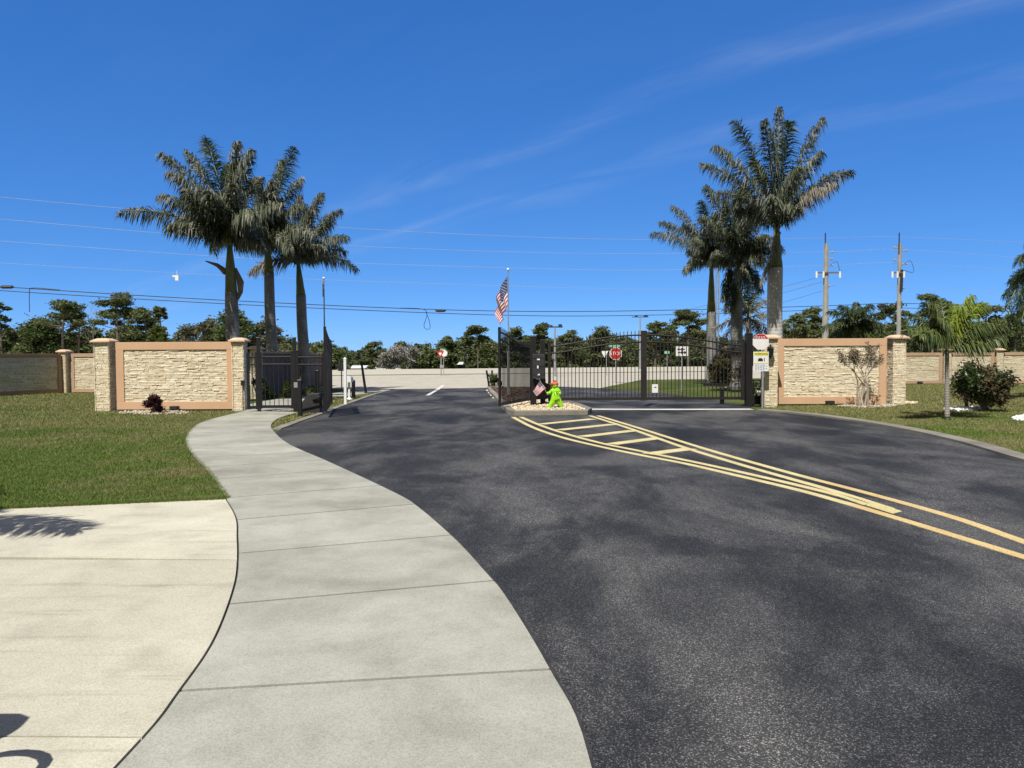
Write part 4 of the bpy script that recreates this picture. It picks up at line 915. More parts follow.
def fl(u, v):
    px_ = -.50 * u ** .8 * (1 - .55 * v) - .10 * u * (1 - v) * math.sin(u * 5)
    fold = .16 * math.sin(u * 9 + v * 2.5) * min(1, u * 3) + .05 * math.sin(u * 21 + v * 4) * u
    pz = -Hh * v - u * (1.42 - .55 * v)
    side = .11 * math.sin(u * 8.0 + v * 1.6) * min(1, u * 2.5)
    return fp + Vector((px_ - abs(side) * .9, fold, pz))
fo = flag_mesh('flag', fl, None, 30); tag(fo, 'large American flag hanging limp from the tall flagpole', 'flag')
# ------------------------------------------------------------------ lime caution figure
def skin_body(name, V, E, Rr, mat, parent, sub=2, flat=1.0):
    me = bpy.data.meshes.new('sk'); me.from_pydata(V, E, []); o = bpy.data.objects.new('sk', me); C.objects.link(o)
    o.modifiers.new('skin', 'SKIN'); 
    if not me.skin_vertices: 
        bpy.context.view_layer.objects.active = o
    for i, r_ in enumerate(Rr):
        me.skin_vertices[0].data[i].radius = (r_, r_); me.skin_vertices[0].data[i].use_root = (i == 0)
    s_ = o.modifiers.new('sub', 'SUBSURF'); s_.levels = sub; s_.render_levels = sub
    bpy.context.view_layer.update(); dg = bpy.context.evaluated_depsgraph_get(); m2_ = bpy.data.meshes.new_from_object(o.evaluated_get(dg))
    bpy.data.objects.remove(o); m2_.name = name; 
    r = link(name, m2_, mat, parent); m2_.polygons.foreach_set('use_smooth', [True] * len(m2_.polygons)); return r
FYk = G(555, 412).y; fb = g0(555, FYk); fb.z = .12; k = FYk / F       # metres per pixel there
def fpt(px, py, dy=0.0): q = W(px, py, FYk + dy); return q
t = thing('caution_figure', fb, 'lime green plastic running child figure with red cap in the gravel median', 'caution figure')
J = [(555.6, 397.6), (555.6, 393), (556, 389.2), (555, 386.8), (554.6, 385.0), (551.5, 391), (549, 393.4), (546.8, 393), (559.3, 391.6), (559.6, 395.4), (553.2, 401.5), (550.2, 405.2), (548.8, 409.2), (547.4, 410.0), (559.2, 401.6), (561, 405.6), (561.9, 409.2), (560.6, 410.0)]
E_ = [(0, 1), (1, 2), (2, 3), (3, 4), (2, 5), (5, 6), (6, 7), (2, 8), (8, 9), (0, 10), (10, 11), (11, 12), (12, 13), (0, 14), (14, 15), (15, 16), (16, 17)]
rad = [3.9, 3.8, 3.5, 2.0, 2.6, 1.9, 1.6, 1.4, 2.1, 1.9, 3.0, 2.5, 2.2, 1.6, 3.0, 2.5, 2.2, 1.6]
dy_ = [0] * 18; dy_[7] = -.08; dy_[9] = -.06
skin_body('body', [tuple(fpt(a, b, d)) for (a, b), d in zip(J, dy_)], E_, [r_ * k for r_ in rad], M['lime'], t)
hc_ = fpt(554.8, 385.6); mb = MB(); mb.ball(hc_, (.095, .095, .11), 14, 10); mb.ball(hc_ + Vector((-.085, -.03, -.005)), (.022, .02, .022), 6, 5); mb.ball(hc_ + Vector((.02, -.09, -.01)), (.02, .015, .028), 6, 5); mb.build('head', M['lime'], t, smooth=True)
mb = MB(); mb.ball(hc_ + Vector((.005, 0, .045)), (.102, .102, .085), 14, 8); mb.box(hc_ + Vector((-.10, -.03, .05)), (.12, .14, .016)); mb.build('cap', M['cap_red'], t, smooth=False)
mb = MB(); mb.ball(hc_ + Vector((.0, 0, .125)), (.045, .045, .03), 8, 5); mb.ball(hc_ + Vector((-.055, -.085, .01)), .012, 6, 4); mb.ball(hc_ + Vector((-.015, -.095, .01)), .012, 6, 4); mb.box(hc_ + Vector((-.04, -.093, -.045)), (.05, .012, .01)); mb.build('dark_marks', M['ink'], t)
q = fpt(556.4, 392.6, -.125); mb = MB(); mb.box(q + Vector((-.065, 0, 0)), (.018, .012, .06)); mb.box(q + Vector((.005, 0, .025)), (.05, .012, .016)); mb.box(q + Vector((.012, 0, -.01)), (.016, .012, .055)); mb.box(q + Vector((.07, .01, 0)), (.016, .012, .055)); mb.build('chest_print', M['ink'], t)
q = fpt(557, 400.2, -.10); mb = MB()
for d in (-.055, -.018, .02, .057): mb.box(q + Vector((d, 0, d * .35)), (.026, .012, .045))
mb.build('thigh_print', M['ink'], t)
mb = MB(); mb.box(fpt(548.4, 410.9, -.02), (.20, .16, .03)); mb.box(fpt(560.4, 410.9, -.02), (.20, .16, .03)); mb.build('foot_plate', M['ink'], t, bevel=.008)
# small flag in its hand
s0, s1 = fpt(547.8, 395, -.1), fpt(539.4, 379.6, -.1)
t = thing('hand_flag', s0, 'small American flag on a stick held by the lime green figure', 'flag'); mb = MB(); mb.tube([s0, s1], .008, 6); mb.build('stick', M['barkpale'], t)
c00, c10, c01, c11 = fpt(540.2, 380.6, -.1), fpt(532.8, 391, -.12), fpt(546, 388.6, -.1), fpt(536.8, 396.2, -.12)
def fl2(u, v): 
    q = c00.lerp(c10, u).lerp(c01.lerp(c11, u), v); return q + Vector((0, .02 * math.sin(u * 7 + v), .01 * math.sin(u * 6)))
flag_mesh('flag_cloth', fl2, t, 20)
p = G(540, 404.5); p.z = .1; mb = MB(); mb.box(p + Vector((0, 0, .11)), (.03, .03, .24)); mb.box(p + Vector((0, 0, .235)), (.034, .034, .02), taper=.4); tag(mb.build('small_stake', M['white']), 'short white stake in the gravel below the small flag', 'stake')

# ------------------------------------------------------------------ far buildings
def house(px0, px1, ytop, yeave, ybase, Y, label, roofmat, wallmat, open_=False, zg=-3.05):
    a, b = W(px0, ytop, Y), W(px1, ytop, Y); ze = Z((px0 + px1) / 2, yeave, Y); zt = Z((px0 + px1) / 2, ytop, Y); zb = 0; cx = (a.x + b.x) / 2; wd = b.x - a.x
    t = thing('house', (cx, Y, zg), label, 'house'); mb = MB()
    if open_:
        for q in (-.46, -.15, .15, .46):
            mb.box((cx + wd * q, Y, (ze + zg) / 2), (.25, .25, ze - zg))
        mb.build('posts', wallmat, t)
    else:
        mb.box((cx, Y + 4, (ze + zg) / 2), (wd * .96, 8, ze - zg)); mb.build('wall', wallmat, t)
        for q in (-.32, -.05, .2, .38):
            mb = MB(); mb.box((cx + wd * q, Y - .03, ze - 1.1), (.9, .06, .9)); mb.build('window', M['dark'], t)
    mb = MB(); x0, x1 = cx - wd / 2, cx + wd / 2; y0, y1 = Y - .6, Y + 8.6; ym = (y0 + y1) / 2
    P = [(x0, y0, ze), (x1, y0, ze), (x1, y1, ze), (x0, y1, ze), (x0 + wd * .12, ym, zt), (x1 - wd * .12, ym, zt)]
    mb.add(P, [(0, 1, 5, 4), (2, 3, 4, 5), (1, 2, 5), (3, 0, 4), (3, 2, 1, 0)]); mb.build('roof', roofmat, t)
RW = vary('white_metal_roof', (.62, .64, .66), (.72, .74, .75), 1, .5); RD = vary('dark_shingle', (.05, .05, .055), (.08, .08, .085), 1, .9)
house(329, 372, 365.6, 368.3, 374, 200, 'distant low white-roofed house left of the leaning post', RW, M['white'])
house(377, 403, 365.0, 368.3, 374, 196, 'distant dark-roofed carport with white posts and fascia', RD, M['white'], True)
mb = MB(); a, b = W(376, 369.2, 195), W(404, 369.2, 195); mb.box(((a.x + b.x) / 2, 195.2, a.z), (b.x - a.x, .2, .42)); 
h_ = [o for o in C.objects if o.get('label', '').startswith('distant dark-roofed')][0]; mb.build('fascia', M['white'], h_)
house(457, 463, 362, 364.5, 368, 142, 'tiny distant pale-roofed shed half hidden among the pines', RW, M['dark'])

# ------------------------------------------------------------------ trees
def cards(rg, C_, size, flat=.5, elong=1.3):
    """leaf-sized rhombic faces at points C_ (n,3)"""
    n = len(C_); a = unit(rg.normal(size=(n, 3)) * [1, 1, flat]); b = unit(np.cross(a, rg.normal(size=(n, 3)))); s = size * rg.uniform(.55, 1.25, (n, 1))
    return np.stack([C_ - a * s * elong, C_ - b * s * .55, C_ + a * s * elong, C_ + b * s * .55], 1).reshape(-1, 3)
def clump(rg, c, r, n, hollow=.12):
    d = unit(rg.normal(size=(n, 3))); q = rg.uniform(hollow, 1, (n, 1)) ** .6
    q = q * np.exp(rg.normal(0, .20, (n, 1)))
    bump_ = 1 + .25 * np.sin(d[:, :1] * 5 + c[0]) * np.cos(d[:, 1:2] * 4 + c[2])
    return np.asarray(c) + d * q * bump_ * np.asarray(r)
def pine(px, top, Y, wpx, label, seed, name='pine_tree', layers=None, mat='pine', size=.15, dens=1.0, low=.45, sp='tree'):
    rg = np.random.default_rng(seed); rd = random.Random(seed); p = g0(px, Y); H = Z(px, top, Y) - p.z; w_ = wpx * Y / F
    t = thing(name, p, label, sp); lean = rd.uniform(-.05, .05) * H; tb = MB()
    T = lambda s: Vector((p.x + lean * s * s, p.y, p.z + H * s))
    tb.tube([T(0), T(.3), T(.6), T(.85), T(.96)], [.17, .14, .11, .07, .03], 6)
    pts = []
    nb = rd.randint(15, 20)
    for i in range(nb):
        s = low + (1 - low) * (i + rd.random() * .6) / nb; a = rd.uniform(0, 6.283); rad_ = w_ / 2 * (1.05 - .55 * ((s - low) / (1 - low)) ** 2) * rd.uniform(.45, 1.0)
        e = T(s) + Vector((math.cos(a) * rad_, math.sin(a) * rad_, rad_ * rd.uniform(.05, .45))); 
        tb.tube([T(s * .97), T(s * .97).lerp(e, .5) + Vector((0, 0, -.1)), e], [.06, .04, .02], 4)
        cr = w_ * rd.uniform(.11, .21); pts.append(clump(rg, e, (cr, cr, cr * .42), int(210 * dens)))
        if rd.random() < .7: e2 = T(s).lerp(e, .55) + Vector((rd.uniform(-.4, .4), rd.uniform(-.4, .4), .3)); pts.append(clump(rg, e2, (cr * .8, cr * .8, cr * .42), int(160 * dens)))
    pts.append(clump(rg, T(.97), (w_ * .17, w_ * .17, w_ * .11), int(260 * dens)))
    tb.build('trunk', M['bark'], t); np_mesh('crown', cards(rg, np.vstack(pts), size), 4, M[mat], t); return t
def broad(px, top, Y, wpx, label, seed, mat='oak', size=.15, n=9000, bottom=.12, name='oak_tree', sp='tree', squash=1.0):
    rg = np.random.default_rng(seed); rd = random.Random(seed); p = g0(px, Y); H = Z(px, top, Y) - p.z; w_ = wpx * Y / F
    t = thing(name, p, label, sp); tb = MB(); pts = []; K = 26
    tb.tube([p, p + Vector((.1, 0, H * .25)), p + Vector((0, 0, H * .55))], [.24, .18, .1], 7)
    for i in range(K):
        a = rd.uniform(0, 6.283); zz_ = rd.uniform(bottom, .84); rr_ = w_ / 2 * rd.uniform(.2, .78) * (1 - max(0, zz_ - .5) * 1.1)
        c_ = Vector((p.x + math.cos(a) * rr_, p.y + math.sin(a) * rr_, p.z + H * zz_)); cr = w_ * rd.uniform(.13, .23)
        tb.tube([p + Vector((0, 0, H * .3)), (p + Vector((0, 0, H * .35))).lerp(c_, .6), c_], [.09, .06, .03], 4)
        crz = min(cr * .8 * squash, p.z + H - c_.z)
        pts.append(clump(rg, c_, (cr, cr, max(.25, crz)), n // K))
    pts.append(clump(rg, (p.x, p.y, p.z + H * .86), (w_ * .18, w_ * .18, H * .13), n // K))
    tb.build('trunk', M['bark'], t); np_mesh('crown', cards(rg, np.vstack(pts), size), 4, M[mat], t); return t
def bare(px, top, Y, wpx, label, seed, mat='bonebark', name='bare_tree', depth=6, r0=.14, base_frac=.3, twigs=0):
    rd = random.Random(seed); p = g0(px, Y); H = Z(px, top, Y) - p.z; w_ = wpx * Y / F; t = thing(name, p, label, 'tree'); tb = MB(); bb = MB(); ends = []
    tb.tube([p, p + Vector((.05, 0, H * base_frac)), p + Vector((0, 0, H * .62))], [r0, r0 * .8, r0 * .4], 6)
    def br(q, d, L, r_, k):
        e = q + d * L; bb.tube([q, q.lerp(e, .5) + Vector((rd.uniform(-.08, .08), 0, .05)) * L, e], [r_, r_ * .75, r_ * .5], 4, False); ends.append(e)
        if k == 0: return
        for _ in range(rd.choice((2, 3))):
            nd_ = (d + Vector((rd.uniform(-.75, .75), rd.uniform(-.75, .75), rd.uniform(-.15, .45)))).normalized(); br(e, nd_, L * rd.uniform(.55, .8), r_ * .55, k - 1)
    for i in range(depth):
        s = rd.uniform(base_frac, .62); a = rd.uniform(0, 6.283); br(p + Vector((0, 0, H * s)), Vector((math.cos(a) * w_ / H, math.sin(a) * w_ / H, .8)).normalized(), H * .17, r0 * .42, 3)
    tb.build('trunk', M[mat], t); bb.build('branches', M[mat], t)
    if twigs:
        rg = np.random.default_rng(seed); E2 = np.array([tuple(e) for e in ends]); pts = np.repeat(E2, twigs, 0) + rg.normal(0, .32, (len(E2) * twigs, 3)); np_mesh('twigs', cards(rg, pts, .16, 1, 2.5) , 4, M['twigs'], t)
    return t
DL = 92
broad(40, 316, DL, 52, 'round dark oak crown above the shaded boundary wall at far left', 101, size=.17, n=15000)
pine(3, 303, DL + 4, 30, 'pine at the very left edge of the picture', 102)
pine(63, 304, DL - 2, 42, 'flat-topped pine just right of the round dark oak', 103, low=.62)
pine(79, 318, DL, 18, 'small ragged pine between the flat-topped pine and the dead tree', 104, dens=.4, low=.55)
bare(94, 297, DL, 30, 'tall dead grey tree above the left pillar', 105, r0=.14)
pine(118, 300, DL, 50, 'wide layered pine directly right of the dead grey tree', 106, dens=1.5, low=.5)
pine(148, 311, DL, 36, 'dense pine left of the slim tufted pine', 107, dens=1.3, low=.35)
pine(163, 309, DL + 3, 14, 'slim pine with a small tufted head', 108, dens=.5, low=.8)
broad(158, 322, DL - 6, 24, 'light yellow-green tree below the slim tufted pine', 109, 'yellowtree', .16, 6000, name='leafy_tree')
broad(188, 323, DL - 4, 44, 'dusty grey-green scrub tree above the left entrance wall', 110, 'brush', .16, 9500, name='scrub_tree')
broad(212, 317, DL - 8, 36, 'dusty olive tree just left of the first tall palm trunk', 111, 'brush', .16, 8000, name='scrub_tree')
broad(236, 306, DL - 10, 52, 'big dark tree crown behind the leftmost palm trunk', 112, 'oak', .16, 14000, name='leafy_tree')
broad(268, 317, DL - 8, 40, 'dusty tree behind the middle left palm trunk', 113, 'brush', .16, 9000, name='scrub_tree')
broad(330, 349, 110, 38, 'low round tree behind the open left exit leaf', 114, 'oak', .2, 6000, name='leafy_tree')
pine(297, 345, 120, 30, 'low dark pine between the two right palms of the left group', 115, low=.3)
# centre
bare(404, 345, 135, 34, 'wide bare silver-grey tree above the distant carport', 116, name='bare_tree', depth=9, r0=.17, twigs=10)
bare(391, 349, 132, 22, 'smaller bare silver-grey tree left of the wide bare one', 117, depth=6, r0=.14, twigs=10)
pine(371, 344, 150, 22, 'dark round-headed pine left of the bare silver trees', 118, size=.22, low=.3, dens=1.3)
pine(448, 339, 150, 22, 'thin pine directly above the give way sign', 119, size=.19, low=.5)
pine(478, 329, 130, 36, 'broad-headed pine left of the open exit gate leaf', 120, size=.19, dens=1.3, low=.5)
pine(520, 332, 130, 34, 'pine seen between the flag and the median posts', 121, size=.19, dens=1.2, low=.4)
pine(541, 326, 126, 30, 'dense round-headed pine just right of the median posts', 122, size=.19, dens=1.8, low=.35)
pine(571, 334, 135, 28, 'pine behind the left part of the entry gate', 123, size=.19, dens=1.2)
pine(602, 332, 135, 36, 'pine behind the stop sign', 124, size=.19, dens=1.4, low=.35)
pine(655, 325, 125, 26, 'flat-headed pine just right of the gate centre', 125, size=.19, dens=1.3, low=.5)
pine(688, 313, 120, 38, 'tallest dense pine left of the right palm trunks', 126, size=.19, dens=2.0, low=.35)
pine(670, 328, 128, 26, 'pine between the flat-headed and the tallest pine', 127, size=.19, dens=1.2, low=.4)
# right
pine(792, 317, 96, 30, 'low pine right of the thick right palm trunk', 128, dens=1.2, low=.4)
pine(812, 311, 98, 32, 'pine just left of the left utility pole', 129, dens=1.4, low=.4)
pine(893, 305, 94, 30, 'thin-crowned pine beside the right utility pole', 130, dens=.8, low=.5)
broad(881, 328, 90, 22, 'dark bushy tree left of the right utility pole foot', 131, 'oak', .17, 6000, name='leafy_tree')
pine(932, 296, 92, 34, 'highest flat-topped pine above the young palm', 132, dens=1.5, low=.55)
pine(955, 312, 96, 30, 'pine right of the highest flat-topped pine', 133, dens=1.0, low=.45)
pine(985, 308, 90, 44, 'wide pine behind the right end of the young palm', 134, dens=1.5, low=.4)
pine(1014, 316, 92, 30, 'pine behind the weeping palm at the right edge', 135, dens=1.2, low=.35)
# woodland mass: distant wood that reads as one belt
def wood(name, specs, label, seed):
    rg = np.random.default_rng(seed); pts = []; tb = MB(); rd = random.Random(seed)
    for px0, px1, y0, y1, n, Y0, Y1 in specs:
        for i in range(n):
            s = (i + rd.random()) / n; px = px0 + (px1 - px0) * s; Y = rd.uniform(Y0, Y1); top = y0 + (y1 - y0) * s + rd.uniform(-2.5, 7)
            p = g0(px, Y); H = max(2.5, Z(px, top, Y) - p.z); ww = rd.uniform(1.8, 3.4)
            tb.tube([p, p + Vector((0, 0, H * .85))], [.14, .06], 4, False)
            for k in range(9):
                z_ = H * rd.uniform(.25, .97) ** .8 * .99; c_ = (p.x + rd.uniform(-1, 1) * ww * (1.2 - z_ / H), p.y + rd.uniform(-1, 1) * ww, p.z + z_); cr = rd.uniform(.7, 1.5); pts.append(clump(rg, c_, (cr, cr, cr * .6), 150))
    o = np_mesh(name, cards(rg, np.vstack(pts), .24), 4, M['pine']); tag(o, label, 'woodland', kind='stuff')
    o2 = tb.build(name + '_trunks', M['bark'], o)
wood('woodland', [(325, 410, 347, 343, 26, 222, 260), (405, 490, 344, 340, 34, 145, 185), (490, 700, 338, 335, 80, 140, 180), (700, 800, 340, 332, 34, 125, 150)], 'dense belt of distant pines beyond the highway', 201)
wood('woodland', [(-30, 130, 326, 330, 40, 98, 116), (130, 330, 332, 344, 46, 98, 120)], 'dark undergrowth and pines beyond the left boundary wall', 202)
wood('woodland', [(780, 1060, 328, 320, 70, 98, 125)], 'dark undergrowth and pines beyond the right walls', 203)
def tree_mass_low(): pass

# ------------------------------------------------------------------ palms
def frond_verts(rg, A, B, up, nl=58, ll=.62, wd=.022, droop=.5, plum=.7):
    """leaflets along an arching rachis from A to B; returns (rachis pts, quads verts)"""
    A, B = np.array(A, float), np.array(B, float); L = np.linalg.norm(B - A)
    mid = (A + B) / 2 + np.array([0, 0, up * L]); s = np.linspace(0, 1, 14)[:, None]
    Rp = (1 - s) ** 2 * A + 2 * s * (1 - s) * mid + s ** 2 * B
    tt = np.repeat(np.linspace(.14, 1.0, nl), 4); n = len(tt); tt = np.clip(tt + rg.normal(0, .008, n), .1, 1)[:, None]
    P = (1 - tt) ** 2 * A + 2 * tt * (1 - tt) * mid + tt ** 2 * B; T = unit(2 * (1 - tt) * (mid - A) + 2 * tt * (B - mid))
    side = unit(np.cross(T, [0, 0, 1.0]) + 1e-6); nrm = unit(np.cross(side, T)); sg = np.where(np.arange(n) % 2 == 0, 1., -1.)[:, None]
    el = rg.normal(0, plum, (n, 1)); d = unit(side * sg * np.cos(el) + nrm * np.sin(el) + T * rg.uniform(.35, .9, (n, 1)))
    l = ll * (np.sin(np.clip(tt, 0, 1) * math.pi * .82 + .35) * .75 + .3) * rg.uniform(.7, 1.15, (n, 1))
    dn = np.array([0, 0, -1.0]); m_ = P + d * l * .5 + dn * l * droop * .18; e = m_ + unit(d * (1 - droop) + dn * droop * 1.2 + T * .2) * l * .55
    wv = unit(np.cross(d, nrm + rg.normal(0, .6, (n, 3)))) * wd
    V = np.stack([P - wv * .6, P + wv * .6, m_ + wv, m_ - wv, e + wv * .15, e - wv * .15], 1)
    return Rp, V.reshape(-1, 3), n
def leaflet_mesh(name, Vs, mat, parent):
    V = np.vstack(Vs); n = len(V) // 6; f = np.array([[0, 1, 2, 3], [3, 2, 4, 5]]); return np_mesh(name, V, 4, mat, parent, (f[None] + (np.arange(n) * 6)[:, None, None]).reshape(-1, 4))
def royal(px, base_py_Y, ox, oy, tips, label, seed, r=(.30, .24, .20), shaft=(265, 235), trunk_x=None, group='tall royal palms', nl=88, ll=.66, Lf=3.3, extra=None, thick=1.0, tm='palmtrunk', nex=6):
    Y = base_py_Y; rg = np.random.default_rng(seed); rd = random.Random(seed); p = g0(px, Y); t = thing('royal_palm', p, label, 'palm tree', group)
    top = W(ox, oy, Y); sh = W(px + (ox - px) * .55, shaft[0], Y)
    tb = MB(); tb.tube(smoothline([p, p.lerp(sh, .35) + Vector((.04, 0, 0)), p.lerp(sh, .7), sh], 5), [r[0] * (1.15 if i == 0 else 1) * (1 - .0 * i) + (r[1] - r[0]) * min(1, i / 15) for i in range(16)], 14); tb.build('trunk', M[tm], t, smooth=True)
    tb = MB(); tb.tube(smoothline([sh, sh.lerp(top, .5), top + Vector((0, 0, .25))], 4), [r[1] * .98, r[1] * .92, r[2] * 1.05, r[2], r[2] * .9, r[2] * .75, r[2] * .6, r[2] * .45, r[2] * .25], 12); tb.build('crownshaft', M['crownshaft'], t, smooth=True)
    for i, tip in enumerate(tips):
        tx, ty = tip[0], tip[1]; kind = tip[2] if len(tip) > 2 else 'frond'; q = W(tx, ty, Y); l = (q - top).length
        d = math.sqrt(max(.15, Lf ** 2 - l ** 2)) * (1 if i % 2 else -1) * rd.uniform(.35, .95); q = q + (q - Vector((0, 0, EYE))).normalized() * 0 
        Yq = Y + d; q = W(tx, ty, Yq)
        up = .25 if ty < oy + 5 else .34
        Rp, V, n = frond_verts(rg, top + Vector((0, 0, -.1)), q, up, nl, ll, .019 * thick, .78 if kind != 'frondgreen' else .5, .9)
        mb = MB(); mb.tube([Vector(v) for v in Rp], [.05 * (1 - .85 * i_ / 13) for i_ in range(14)], 5)
        f = mb.build('frond', M['rachis'], t); o = leaflet_mesh('leaflets', [V], M[kind], f)
    for i in range(nex):                     # fronds pointing mostly towards and away from the viewer
        a = -1.57 + (i - 1.5) * .32 if i < 4 else 1.57 + (i - 4.5) * .5
        e = top + Vector((math.cos(a) * Lf * .6, math.sin(a) * Lf * .72, rd.uniform(-.2, 1.6)))
        Rp, V, n = frond_verts(rg, top + Vector((0, 0, -.1)), e, .22, nl, ll, .024, .62, .85)
        mb = MB(); mb.tube([Vector(v) for v in Rp], [.05 * (1 - .85 * i_ / 13) for i_ in range(14)], 5); f = mb.build('frond', M['rachis'], t); leaflet_mesh('leaflets', [V], M['frond'], f)
    if extra: extra(t, p, sh, top)
    return t
def stub(t, p, sh, top):
    Y = p.y; mb = MB(); mb.tube([W(226, 272, Y), W(217, 265, Y), W(205.5, 261, Y)], [.14, .07, .02], 6); mb.build('broken_stalk', M['shaftbrown'], t)
    mb = MB(); mb.tube([W(238, 300, Y - .05), W(240.5, 292, Y - .05), W(240.5, 282, Y - .05), W(236, 268, Y)], [.03, .09, .13, .03], 7); mb.build('dead_sheath', M['shaftbrown'], t)
royal(233.5, 27.5, 229.5, 243, [(119, 213), (160, 153), (168, 172), (206, 139, 'frondgreen'), (238, 142), (186, 152), (184, 196), (262, 178), (252, 150), (214, 252), (262, 248), (238, 160, 'frondgreen'), (160, 196), (205, 215), (255, 215), (228, 165), (282, 205), (175, 225)],
      'leftmost tall royal palm, rising behind the left entrance wall with a broken stalk', 301, (.28, .225, .19), (292, 243), extra=stub, Lf=4.0)
royal(271.5, 32.6, 267, 242, [(294, 148, 'frondgreen'), (283, 160), (272, 182), (254, 178), (238, 205), (302, 178), (306, 205), (243, 246), (290, 250), (256, 215), (315, 235), (280, 200), (262, 190)],
      'middle royal palm of the left group, behind the pedestrian gate', 302, (.25, .21, .17), (272, 240), Lf=4.0)
royal(304.5, 34.2, 298, 262, [(251, 272, 'frondgrey'), (357, 270), (347, 237), (341, 210), (322, 194), (300, 196), (276, 214), (332, 222), (268, 240), (346, 252), (312, 208), (284, 232), (325, 250)],
      'rightmost royal palm of the left group with low drooping fronds', 303, (.27, .22, .17), (295, 258), Lf=3.8)
def hang(t, p, sh, top):
    rg = np.random.default_rng(5); Y = p.y - .35; Rp, V, n = frond_verts(rg, W(780, 232, Y), W(760.5, 284, Y), -.05, 50, .35, .018, .8, .5); mb = MB(); mb.tube([Vector(v) for v in Rp], .045, 5); f = mb.build('hanging_frond', M['shaftbrown'], t); leaflet_mesh('leaflets', [V], M['frondgrey'], f)
royal(773.2, 28.5, 777, 228, [(734, 121, 'frondgreen'), (779, 108), (764, 120), (824, 118), (822, 152), (853, 172), (836, 184, 'frondgrey'), (701, 164), (714, 146), (717, 193), (790, 122, 'frondgreen'), (735, 212), (800, 168), (752, 160)],
      'tallest royal palm, right of the gates with a thick trunk in a pale sunlit tone', 304, (.29, .28, .21), (268, 230), extra=hang, Lf=4.4, tm='sunlit_trunk', nex=2, ll=.62)
def skirt(t, p, sh, top):
    rg = np.random.default_rng(6)
    for x0, y0, x1, y1 in ((732, 262, 726, 308), (736, 262, 731, 312), (730, 262, 723, 300)):
        Rp, V, n = frond_verts(rg, W(x0, y0, p.y - .3), W(x1, y1, p.y - .3), .02, 60, .45, .022, .8, .9); mb = MB(); mb.tube([Vector(v) for v in Rp], .04, 5); f = mb.build('hanging_frond', M['shaftbrown'], t); leaflet_mesh('leaflets', [V], M['frond'], f)
royal(735.5, 34, 738, 262, [(770, 238), (768, 212), (705, 186), (745, 184), (760, 290), (712, 262), (724, 200), (756, 200), (745, 292), (720, 232), (765, 262), (735, 200, 'frondgreen'), (700, 218)],
      'middle royal palm of the right group with a shaggy hanging skirt', 305, (.29, .25, .2), (300, 265), extra=skirt, Lf=3.9)
royal(710.8, 42, 711.5, 262, [(651, 234), (672, 206), (684, 272), (660, 222), (701, 202, 'frondgreen'), (728, 206), (690, 262), (735, 235), (693, 240), (742, 265), (715, 215, 'frondgreen'), (684, 225)],
      'leftmost royal palm of the right group, seen through the entry gate', 306, (.29, .25, .19), (312, 265), Lf=4.2)
def smallpalm(name, px, Y, ox, oy, tips, label, seed, r, mats, Lf, nl, ll, wd=.02, plum=.35, droop=.4, tr='thintrunk', up=.2, cat='palm tree', group=None, shaft=True):
    rg = np.random.default_rng(seed); rd = random.Random(seed); p = g0(px, Y); t = thing(name, p, label, cat, group); top = W(ox, oy, Y)
    tb = MB(); tb.tube(smoothline([p, p.lerp(top, .5), top], 5), [r * 1.25] + [r * (1 - .25 * i / 10) for i in range(10)], 10); tb.build('trunk', M[tr], t, smooth=True)
    for i, tip in enumerate(tips):
        q = W(tip[0], tip[1], Y); l = (q - top).length; d = math.sqrt(max(.03, Lf ** 2 - l ** 2)) * (1 if i % 2 else -1) * rd.uniform(.4, 1); q = W(tip[0], tip[1], Y + d)
        Rp, V, n = frond_verts(rg, top, q, up, nl, ll, wd, droop, plum); mb = MB(); mb.tube([Vector(v) for v in Rp], [r * .22 * (1 - .8 * k_ / 13) for k_ in range(14)], 5); f = mb.build('frond', M['rachis'], t)
        leaflet_mesh('leaflets', [V], M[tip[2] if len(tip) > 2 else mats], f)
    return t
smallpalm('feather_palm', 748.5, 40, 748.5, 318, [(750, 286, 'frondgreen'), (757, 292, 'frondgreen'), (724, 310), (712, 330), (722, 342), (768, 300), (778, 318), (776, 340), (738, 300), (760, 335), (735, 335), (744, 296, 'frondgreen')], 'short greyish feather palm between the two thick right palm trunks', 311, .16, 'frondgrey', 2.3, 34, .55, .022, .5, .5)
smallpalm('feather_palm', 857, 50, 857, 322, [(820, 330), (828, 312), (840, 306), (856, 303), (872, 305), (884, 316), (886, 330), (826, 342), (878, 345), (845, 345), (866, 342), (835, 322), (880, 324), (850, 312), (862, 312), (838, 338), (872, 336)], 'dark green arching palm behind the right entrance wall', 312, .2, 'frondgreen', 2.6, 46, .65, .026, .6, .6, 'bark', .22)
smallpalm('young_palm', 947.8, 18.35, 947, 350, [(906, 330), (910, 314), (925, 302), (940, 300), (972, 296, 'frondyellow'), (984, 303, 'frondyellow'), (994, 322), (1004, 326), (1003, 340), (985, 330), (918, 335), (965, 312, 'frondyellow'), (935, 318), (955, 305, 'frondyellow'), (915, 342, 'frondgreen'), (975, 345), (990, 346)], 'young palm with green and yellow fronds on the right lawn', 313, .06, 'areca', 1.55, 44, .46, .014, .4, .7, 'thintrunk', .26)
smallpalm('queen_palm', 1050, 26, 1048, 262, [(1006, 310), (1010, 282), (1018, 262), (1008, 330), (1030, 240), (1060, 232), (1090, 262), (1080, 300), (1022, 320), (1004, 296), (1016, 342)], 'weeping queen palm hanging in at the right edge of the picture', 314, .17, 'frondgreen', 2.6, 60, .6, .014, .4, .85, 'thintrunk', .34)
